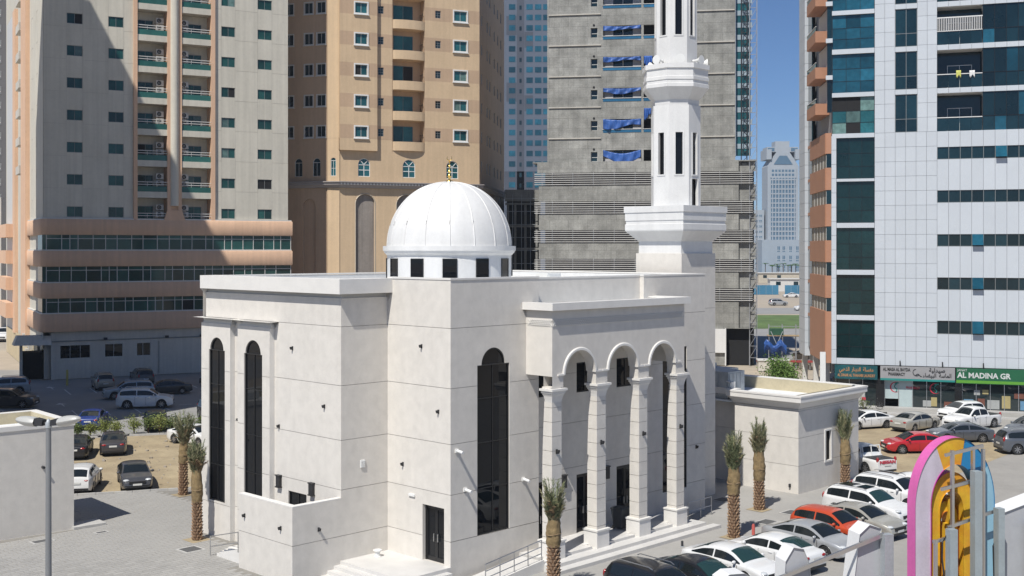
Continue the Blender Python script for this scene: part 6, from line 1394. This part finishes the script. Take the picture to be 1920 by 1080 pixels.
# big letter sign seen from behind
SG = thing('letter_sign', 'tall colourful arched letters seen from behind on steel posts', 'sign', (8.4, 26.0, 0), R(14))
PINK = mat('pink_letter', (.66, .13, .39), .5, .08, 1.5, stain=.12, streak=.12); LILAC = mat('lilac_back', (.54, .49, .57), .55, .08, 2, stain=.2, streak=.15); YELL = mat('yellow_letter', (.68, .42, .03), .45, .1, 1.2, c2=(.62, .28, .03), dscale=1.0); BLUEL = mat('blue_letter', (.02, .20, .42), .45, .05); CYAN = mat('pale_blue_back', (.26, .46, .58), .5, .05); MAGD = mat('magenta_inner', (.42, .03, .26), .5)
def arch_band(name, cx, z0, zsp, ro, ri, y0, y1, m_edge, m_face, par, zell=1.5, n=26, half=None, inner=None, rng=None, limb=True):
    """arched band; half picks the left or right limb"""
    out = []; pts_o, pts_i = [], []
    a0, a1 = rng or ((0, 180) if half is None else ((88, 180) if half == 'L' else (0, 88)))
    for k in range(n + 1):
        a = R(a0 + (a1 - a0) * k / n); pts_o.append((cx + ro * math.cos(a), zsp + ro * zell * math.sin(a))); pts_i.append((cx + ri * math.cos(a), zsp + ri * zell * math.sin(a)))
    if half in (None, 'R') and limb: pts_o.insert(0, (pts_o[0][0], z0)); pts_i.insert(0, (pts_i[0][0], z0))
    if half in (None, 'L') and limb: pts_o.append((pts_o[-1][0], z0)); pts_i.append((pts_i[-1][0], z0))
    e = MB(); f = MB(); i_ = MB(); fr2 = MB()
    for k in range(len(pts_o) - 1):
        A, B = pts_o[k], pts_o[k + 1]; C_, D = pts_i[k], pts_i[k + 1]
        e.poly([(A[0], y0, A[1]), (B[0], y0, B[1]), (B[0], y1, B[1]), (A[0], y1, A[1])]); i_.poly([(C_[0], y0, C_[1]), (D[0], y0, D[1]), (D[0], y1, D[1]), (C_[0], y1, C_[1])])
        f.poly([(A[0], y0 + .03, A[1]), (B[0], y0 + .03, B[1]), (D[0], y0 + .03, D[1]), (C_[0], y0 + .03, C_[1])]); fr2.poly([(A[0], y1, A[1]), (B[0], y1, B[1]), (D[0], y1, D[1]), (C_[0], y1, C_[1])])
    o = f.build(name, m_face, par); fr2.build('front_face', m_face, o); e.build('rim', m_edge, o, smooth=60); i_.build('inner_rim', inner or m_edge, o, smooth=60); return o
ZB = 5.2
arch_band('letter_band', 1.55, ZB, 8.75, 1.02, .62, -.12, .20, PINK, LILAC, SG, half='L', inner=MAGD, rng=(118, 180))
arch_band('letter_band', 1.55, ZB, 8.75, 1.02, .62, -.12, .20, PINK, YELL, SG, half='L', inner=YELL, rng=(76, 118), limb=False)
arch_band('letter_band', 1.55, ZB, 8.75, 1.02, .62, -.10, .22, BLUEL, BLUEL, SG, half='R', inner=BLUEL, rng=(34, 76), limb=False)
arch_band('letter_band', 1.55, ZB, 8.75, 1.02, .62, -.10, .22, BLUEL, CYAN, SG, half='R', inner=YELL, rng=(0, 34))
arch_band('letter_band', 1.53, ZB, 8.62, .58, .30, .0, .5, PINK, YELL, SG, half='L', inner=YELL)
arch_band('letter_band', 1.53, ZB, 8.62, .58, .30, .0, .5, YELL, YELL, SG, half='R', inner=YELL)
OLET = mat('orange_letter', (.58, .17, .03), .5, .12, 1.5)
arch_band('letter_band', 1.50, ZB, 8.35, .31, .15, .14, .55, OLET, YELL, SG, inner=OLET)
mb = MB(); mb.hexa([(1.3, .1, ZB), (1.42, .1, ZB), (1.62, .1, 8.3), (1.46, .1, 8.3), (1.3, .4, ZB), (1.42, .4, ZB), (1.62, .4, 8.3), (1.46, .4, 8.3)]); mb.build('letter_leg', YELL, SG)
mb = MB(); mb.hexa([(1.78, .1, ZB), (1.9, .1, ZB), (1.66, .1, 8.9), (1.5, .1, 8.9), (1.78, .4, ZB), (1.9, .4, ZB), (1.66, .4, 8.9), (1.5, .4, 8.9)]); mb.build('letter_leg', YELL, SG)
POSTM = mat('sign_post_steel', (.33, .38, .40), .5, .08, 2, metal=.2)
for x, w, zt_ in ((1.16, .19, 8.35), (1.78, .19, 9.6), (2.36, .16, 8.75)): box('post', POSTM, SG, x - w / 2, x + w / 2, -.62, -.44, 0, zt_)
for x in (.86, 1.28, 1.80, 2.06): box('upright', STEEL, SG, x - .03, x + .03, -.42, -.34, ZB, 10.05 if 1 < x < 2.1 else 8.1)
for (xa, za, xb, zb_) in ((1.1, 9.95, 2.06, 10.12), (1.0, 9.2, 2.06, 9.4), (1.16, 8.35, 2.36, 8.65), (.8, 8.05, 1.16, 8.12)): MB().bar((xa, -.38, za), (xb, -.38, zb_), .05, .07).build('cross_bar', STEEL, SG)
cb = MB(); cb.tube([(1.08, -.46, 8.2), (.98, -.46, 8.05), (.97, -.46, 7.7), (1.02, -.46, 7.3)], .018, 6); cb.build('cable', TRIMB, SG); cb = MB(); cb.tube([(2.3, -.46, 8.0), (2.26, -.46, 7.9), (2.28, -.46, 7.2)], .018, 6); cb.build('cable', TRIMB, SG)
# white letters to the left and right of it, on their own rail
WL = thing('white_letter_sign', 'white block letters seen from behind along a steel rail', 'sign', (4.6, 26.0, -0.2), R(14))
WLM = mat('white_letter', (.74, .74, .73), .45, .03); WLG = mat('white_letter_back', (.40, .41, .43), .55, .05)
def block(pts, y0, y1, par, m1=WLM, m2=WLG, name='letter'):
    mb = MB(); n = len(pts); o = MB().poly([(x, y0 + .04, z) for x, z in pts]).build(name, m2, par)
    for k in range(n):
        a, b = pts[k], pts[(k + 1) % n]; mb.poly([(a[0], y0, a[1]), (b[0], y0, b[1]), (b[0], y1, b[1]), (a[0], y1, a[1])])
    mb.build('letter_side', m1, o); MB().poly([(x, y1, z) for x, z in pts]).build('letter_front', m1, o); return o
block([(.0, 5.2), (.75, 5.2), (.75, 7.38), (.55, 7.5), (.2, 7.5), (.0, 7.38)], -.1, .4, WL)
block([(1.45, 5.2), (2.35, 5.2), (2.15, 7.6), (2.0, 7.95), (1.75, 8.0), (1.55, 7.7)], -.1, .4, WL)
block([(3.0, 5.2), (3.95, 5.2), (3.95, 8.3), (3.65, 8.4), (3.4, 8.2)], -.1, .4, WL)
MB().bar((.4, -.16, 7.05), (3.98, -.16, 8.18), .06, .09).build('rail', STEEL, WL); box('post', GALV, WL, 3.92, 4.14, -.3, -.1, 0, 8.2)
for x in (.4, 2.0): box('post', GALV, WL, x - .08, x + .08, -.36, -.2, 0, 7.0)
WB2 = thing('white_letter_sign', 'white block letter at the right picture edge beside the arched letters', 'sign', (11.1, 26.6, 0), R(14))
block([(.0, 5.2), (1.6, 5.2), (1.6, 9.0), (.0, 8.55)], -.1, .5, WB2); box('post', POSTM, WB2, .5, .7, -.35, -.15, 0, 8.3)
# bicycle and cargo tricycle by the shops
bk = thing('bicycle', 'delivery bicycle leaning by the laundry with a covered red box', 'bicycle', (32.4, 105.3, .12), R(-20))
for x in (-.55, .55):
    w_ = MB(); w_.tube([(x + .33 * math.cos(a), 0, .34 + .33 * math.sin(a)) for a in [2 * math.pi * k / 24 for k in range(25)]], .022, 6); w_.build('wheel', TYRE, bk)
    s_ = MB()
    for k in range(8): s_.bar((x, 0, .34), (x + .32 * math.cos(k * .785), 0, .34 + .32 * math.sin(k * .785)), .008)
    s_.build('spokes', STEEL, bk)
fr_ = MB(); 
for a, b in (((-.55, 0, .34), (-.1, 0, .34)), ((-.1, 0, .34), (-.2, 0, .85)), ((-.2, 0, .8), (.4, 0, .82)), ((-.1, 0, .34), (.4, 0, .78)), ((.55, 0, .34), (.38, 0, .95)), ((-.55, 0, .34), (-.2, 0, .78))): fr_.bar(a, b, .035)
fr_.build('frame', TRIMB, bk); MB().bar((.38, -.28, 1.0), (.38, .28, 1.0), .03).build('handlebar', STEEL, bk); MB().box(-.33, -.07, -.08, .08, .86, .92).build('saddle', TRIMB, bk)
MB().hexa([(-1.4, -.4, .4), (-.55, -.4, .4), (-.55, .4, .4), (-1.4, .4, .4), (-1.3, -.35, 1.3), (-.7, -.35, 1.35), (-.7, .35, 1.35), (-1.3, .35, 1.3)]).build('covered_box', mat('grey_cover', (.38, .37, .35), .8), bk); MB().box(-.95, -.6, -.44, -.4, .85, 1.1).build('red_patch', REDP, bk)
# dark sheet over the grey sedan
cv_m = MB(); rn = random.Random(9); nx, ny = 20, 14; g = []
for i in range(nx + 1):
    row = []
    for j in range(ny + 1):
        u_, v_ = -1 + 2 * i / nx, -1 + 2 * j / ny; e_ = max(abs(u_), abs(v_)); zz = 1.52 - .5 * abs(u_) ** 3 - .45 * abs(v_) ** 4 + .03 * math.sin(7 * u_ + 4 * v_) + .03 * math.sin(11 * v_ - 3 * u_) + rn.uniform(-.015, .015); row.append((u_ * 1.35 - .5, v_ * 1.0, max(.75, zz)))
    g.append(row)
for i in range(nx):
    for j in range(ny): cv_m.poly([g[i][j], g[i + 1][j], g[i + 1][j + 1], g[i][j + 1]])
co = cv_m.build('car_cover', mat('dark_cover_cloth', (.035, .037, .042), .85, .1, 3), smooth=180, label='crumpled dark cover spread over the grey sedan at right', cat='car cover', loc=(40.3, 91.3, 0), rotz=R(215)); co.modifiers.new('thick', 'SOLIDIFY').thickness = .012
# building site between the towers
site = thing('scaffold_platform', 'scaffold platform with green netting at the foot of the concrete tower', 'scaffold', (31.0, 141.5, 0), R(-9))
for x in (0, 1.6, 3.2, 4.8):
    for y in (0, 1.2): MB().bar((x, y, 0), (x, y, 5.4), .07).build('standard', MATS['grey_tube'], site)
for z in (1.2, 2.6, 4.0, 5.2): MB().bar((0, 0, z), (4.8, 0, z), .06).build('ledger', MATS['grey_tube'], site)
box('deck', mat('plywood', (.38, .28, .16), .9, .15, 2), site, -.2, 5, -.1, 1.4, 4.02, 4.1); box('net', mat('green_net', (.025, .085, .05), .9, .3, 2), site, 0, 1.7, -.12, -.08, 4.15, 4.95)
box('red_beam', mat('red_oxide', (.32, .05, .045), .7), site, -1.5, 5.2, -.3, -.1, .9, 1.15)
MB().bar((.2, -.2, 4.6), (.9, -.2, 3.0), .08).bar((1.6, -.2, 4.6), (.9, -.2, 3.0), .08).build('v_brace', GALV, site)
tarp2 = MB(); rn = random.Random(4); g = [[(-.6 + 2.6 * i / 12 + rn.uniform(-.05, .05), -.6 - .35 * math.sin(j * .7) + rn.uniform(-.12, .12), 3.3 - 1.2 * j / 6 + .35 * math.sin(i * .9) + rn.uniform(-.1, .1)) for j in range(7)] for i in range(13)]
for i in range(12):
    for j in range(6): tarp2.poly([g[i][j], g[i + 1][j], g[i + 1][j + 1], g[i][j + 1]])
tp = tarp2.build('tarpaulin', TARP, label='crumpled blue tarpaulin slung over the ground level scaffold', cat='tarpaulin', loc=(31.0, 141.5, 0), rotz=R(-9)); tp.modifiers.new('thick', 'SOLIDIFY').thickness = .012
hut = thing('site_hut', 'small grey site hut below the scaffold platform', 'hut', (29.2, 139, 0), R(-5))
box('wall', GREYCREAM, hut, 0, 3.6, 0, 1.6, 0, 1.25); box('roof', WHITEFRAME, hut, -.1, 3.7, -.1, 1.7, 1.25, 1.4); box('door', GREYFRAME, hut, 2.6, 3.3, -.04, 0, 0, 1.15)
shed = thing('ruined_shed', 'low rough shed and rubble beside the clad tower foot', 'shed', (35.5, 141, 0), R(12))
box('wall', mat('rough_block', (.36, .32, .27), .95, .15, 1), shed, 0, 6, 0, 4, 0, 1.69); MB().hexa([(-.3, -.4, 1.7), (6.3, -.4, 1.9), (6.3, 4.4, 2.3), (-.3, 4.4, 2.1), (-.3, -.4, 1.8), (6.3, -.4, 2.0), (6.3, 4.4, 2.4), (-.3, 4.4, 2.2)]).build('roof', MATS['rough_block'], shed)
rb = MB(); rn = random.Random(3)
for k in range(160):
    x, y, s_ = rn.uniform(30, 40), rn.uniform(122, 132), rn.uniform(.1, .45); c = Vector((x, y, s_ * .3)); pts = [c + Vector((dx * s_ * rn.uniform(.4, 1), dy * s_ * rn.uniform(.4, 1), dz * s_ * .5)) for dz in (-1, 1) for dx, dy in ((-1, -1), (1, -1), (1, 1), (-1, 1))]; rb.hexa(pts)
tag(rb.build('rubble', MATS['rough_block']), 'pale rubble heaped beside the clad tower', 'rubble', kind='stuff')
# far street furniture
hb_ = thing('hoarding', 'long bright blue site hoarding beyond the far road', 'hoarding', (77, 374, 0), 0)
HB = mat('hoarding_blue', (.05, .19, .31), .5, .1, .2, rnd=.1)
for k in range(12):
    if k != 4: box('panel', HB, hb_, k * 2.0, k * 2.0 + 1.94, 0, .1, 0, 3.0)
for k in range(2):
    x = 92.0 if k else 76
    cab = thing('site_cabin', ['long beige flat roofed site cabin behind the blue hoarding', 'white site cabin next to the concrete tower edge in the distance'][k], 'cabin', (105 if k == 0 else 88, 500 if k == 0 else 400, 0), 0)
    box('wall', mat('cabin_cream', (.50, .45, .36), .8) if k == 0 else WHITEFRAME, cab, 0, 26 if k == 0 else 10, 0, 4, 0, 4.2); box('roof', WHITEFRAME, cab, -.4, 26.4 if k == 0 else 10.4, -.4, 4.4, 4.2, 4.5)
    for q in range(2): box('window', NAVYGLASS, cab, 2 + q * 6, 3.6 + q * 6, -.05, 0, 2.2, 3.4)
pr_ = MB(); rn = random.Random(5); pl_ = MB()
for k in range(26):
    x = 140 + k * 1.9 + rn.uniform(-.4, .4); y = 640 + rn.uniform(0, 12); h = rn.uniform(4.5, 6.5); pr_.tube([(x, y, 0), (x, y, h)], .22, 5)
    for j in range(12):
        a = rn.uniform(0, 6.28); d = Vector((math.cos(a), math.sin(a), 0)); p = Vector((x, y, h)); s2 = d.cross(Vector((0, 0, 1))) * .35; pl_.poly([p - s2, p + s2, p + d * 1.4 + s2 + Vector((0, 0, .7)), p + d * 1.4 - s2 + Vector((0, 0, .7))]); pl_.poly([p + d * 1.4 + s2 + Vector((0, 0, .7)), p + d * 1.4 - s2 + Vector((0, 0, .7)), p + d * 2.4])
fp = thing('far_palm_row', 'hazy row of palms along the distant waterfront', 'palms', (0, 0, 0)); tag(fp, kind='stuff'); pr_.build('trunks', TRUNK, fp); pl_.build('crowns', LEAF[2], fp)

# stones and litter on the sand
st = MB(); rn = random.Random(11)
for k in range(420):
    x = rn.uniform(-38, -14); y = rn.uniform(66, 93); s_ = rn.choice((.03, .04, .05, .07, .12)) 
    if y < 69.6 + (x + 25.7) * .31 or y > 90.2 + (x + 29.5) * .31: continue
    c = Vector((x, y, s_ * .2)); st.hexa([c + Vector((dx * s_ * rn.uniform(.5, 1), dy * s_ * rn.uniform(.5, 1), dz * s_ * .45)) for dz in (-1, 1) for dx, dy in ((-1, -1), (1, -1), (1, 1), (-1, 1))])
tag(st.build('sand_stones', MATS['rough_block']), 'small stones scattered over the sand lot', 'stones', kind='stuff')

# the air: pale haze that lightens the farthest blocks
hz = bpy.data.materials.new('haze_air'); hz.use_nodes = True; hn = hz.node_tree
for nd in list(hn.nodes):
    if nd.type != 'OUTPUT_MATERIAL': hn.nodes.remove(nd)
pv = hn.nodes.new('ShaderNodeVolumePrincipled'); pv.inputs['Color'].default_value = (0.78, 0.88, 1.0, 1); pv.inputs['Density'].default_value = 0.00022; pv.inputs['Anisotropy'].default_value = 0.2
hn.links.new(pv.outputs[0], [n_ for n_ in hn.nodes if n_.type == 'OUTPUT_MATERIAL'][0].inputs['Volume'])
MB().box(-1700, 1700, -1100, 2300, -1.1, 116).build('haze', hz, kind='stuff', label='thin pale haze filling the air over the district', cat='haze')
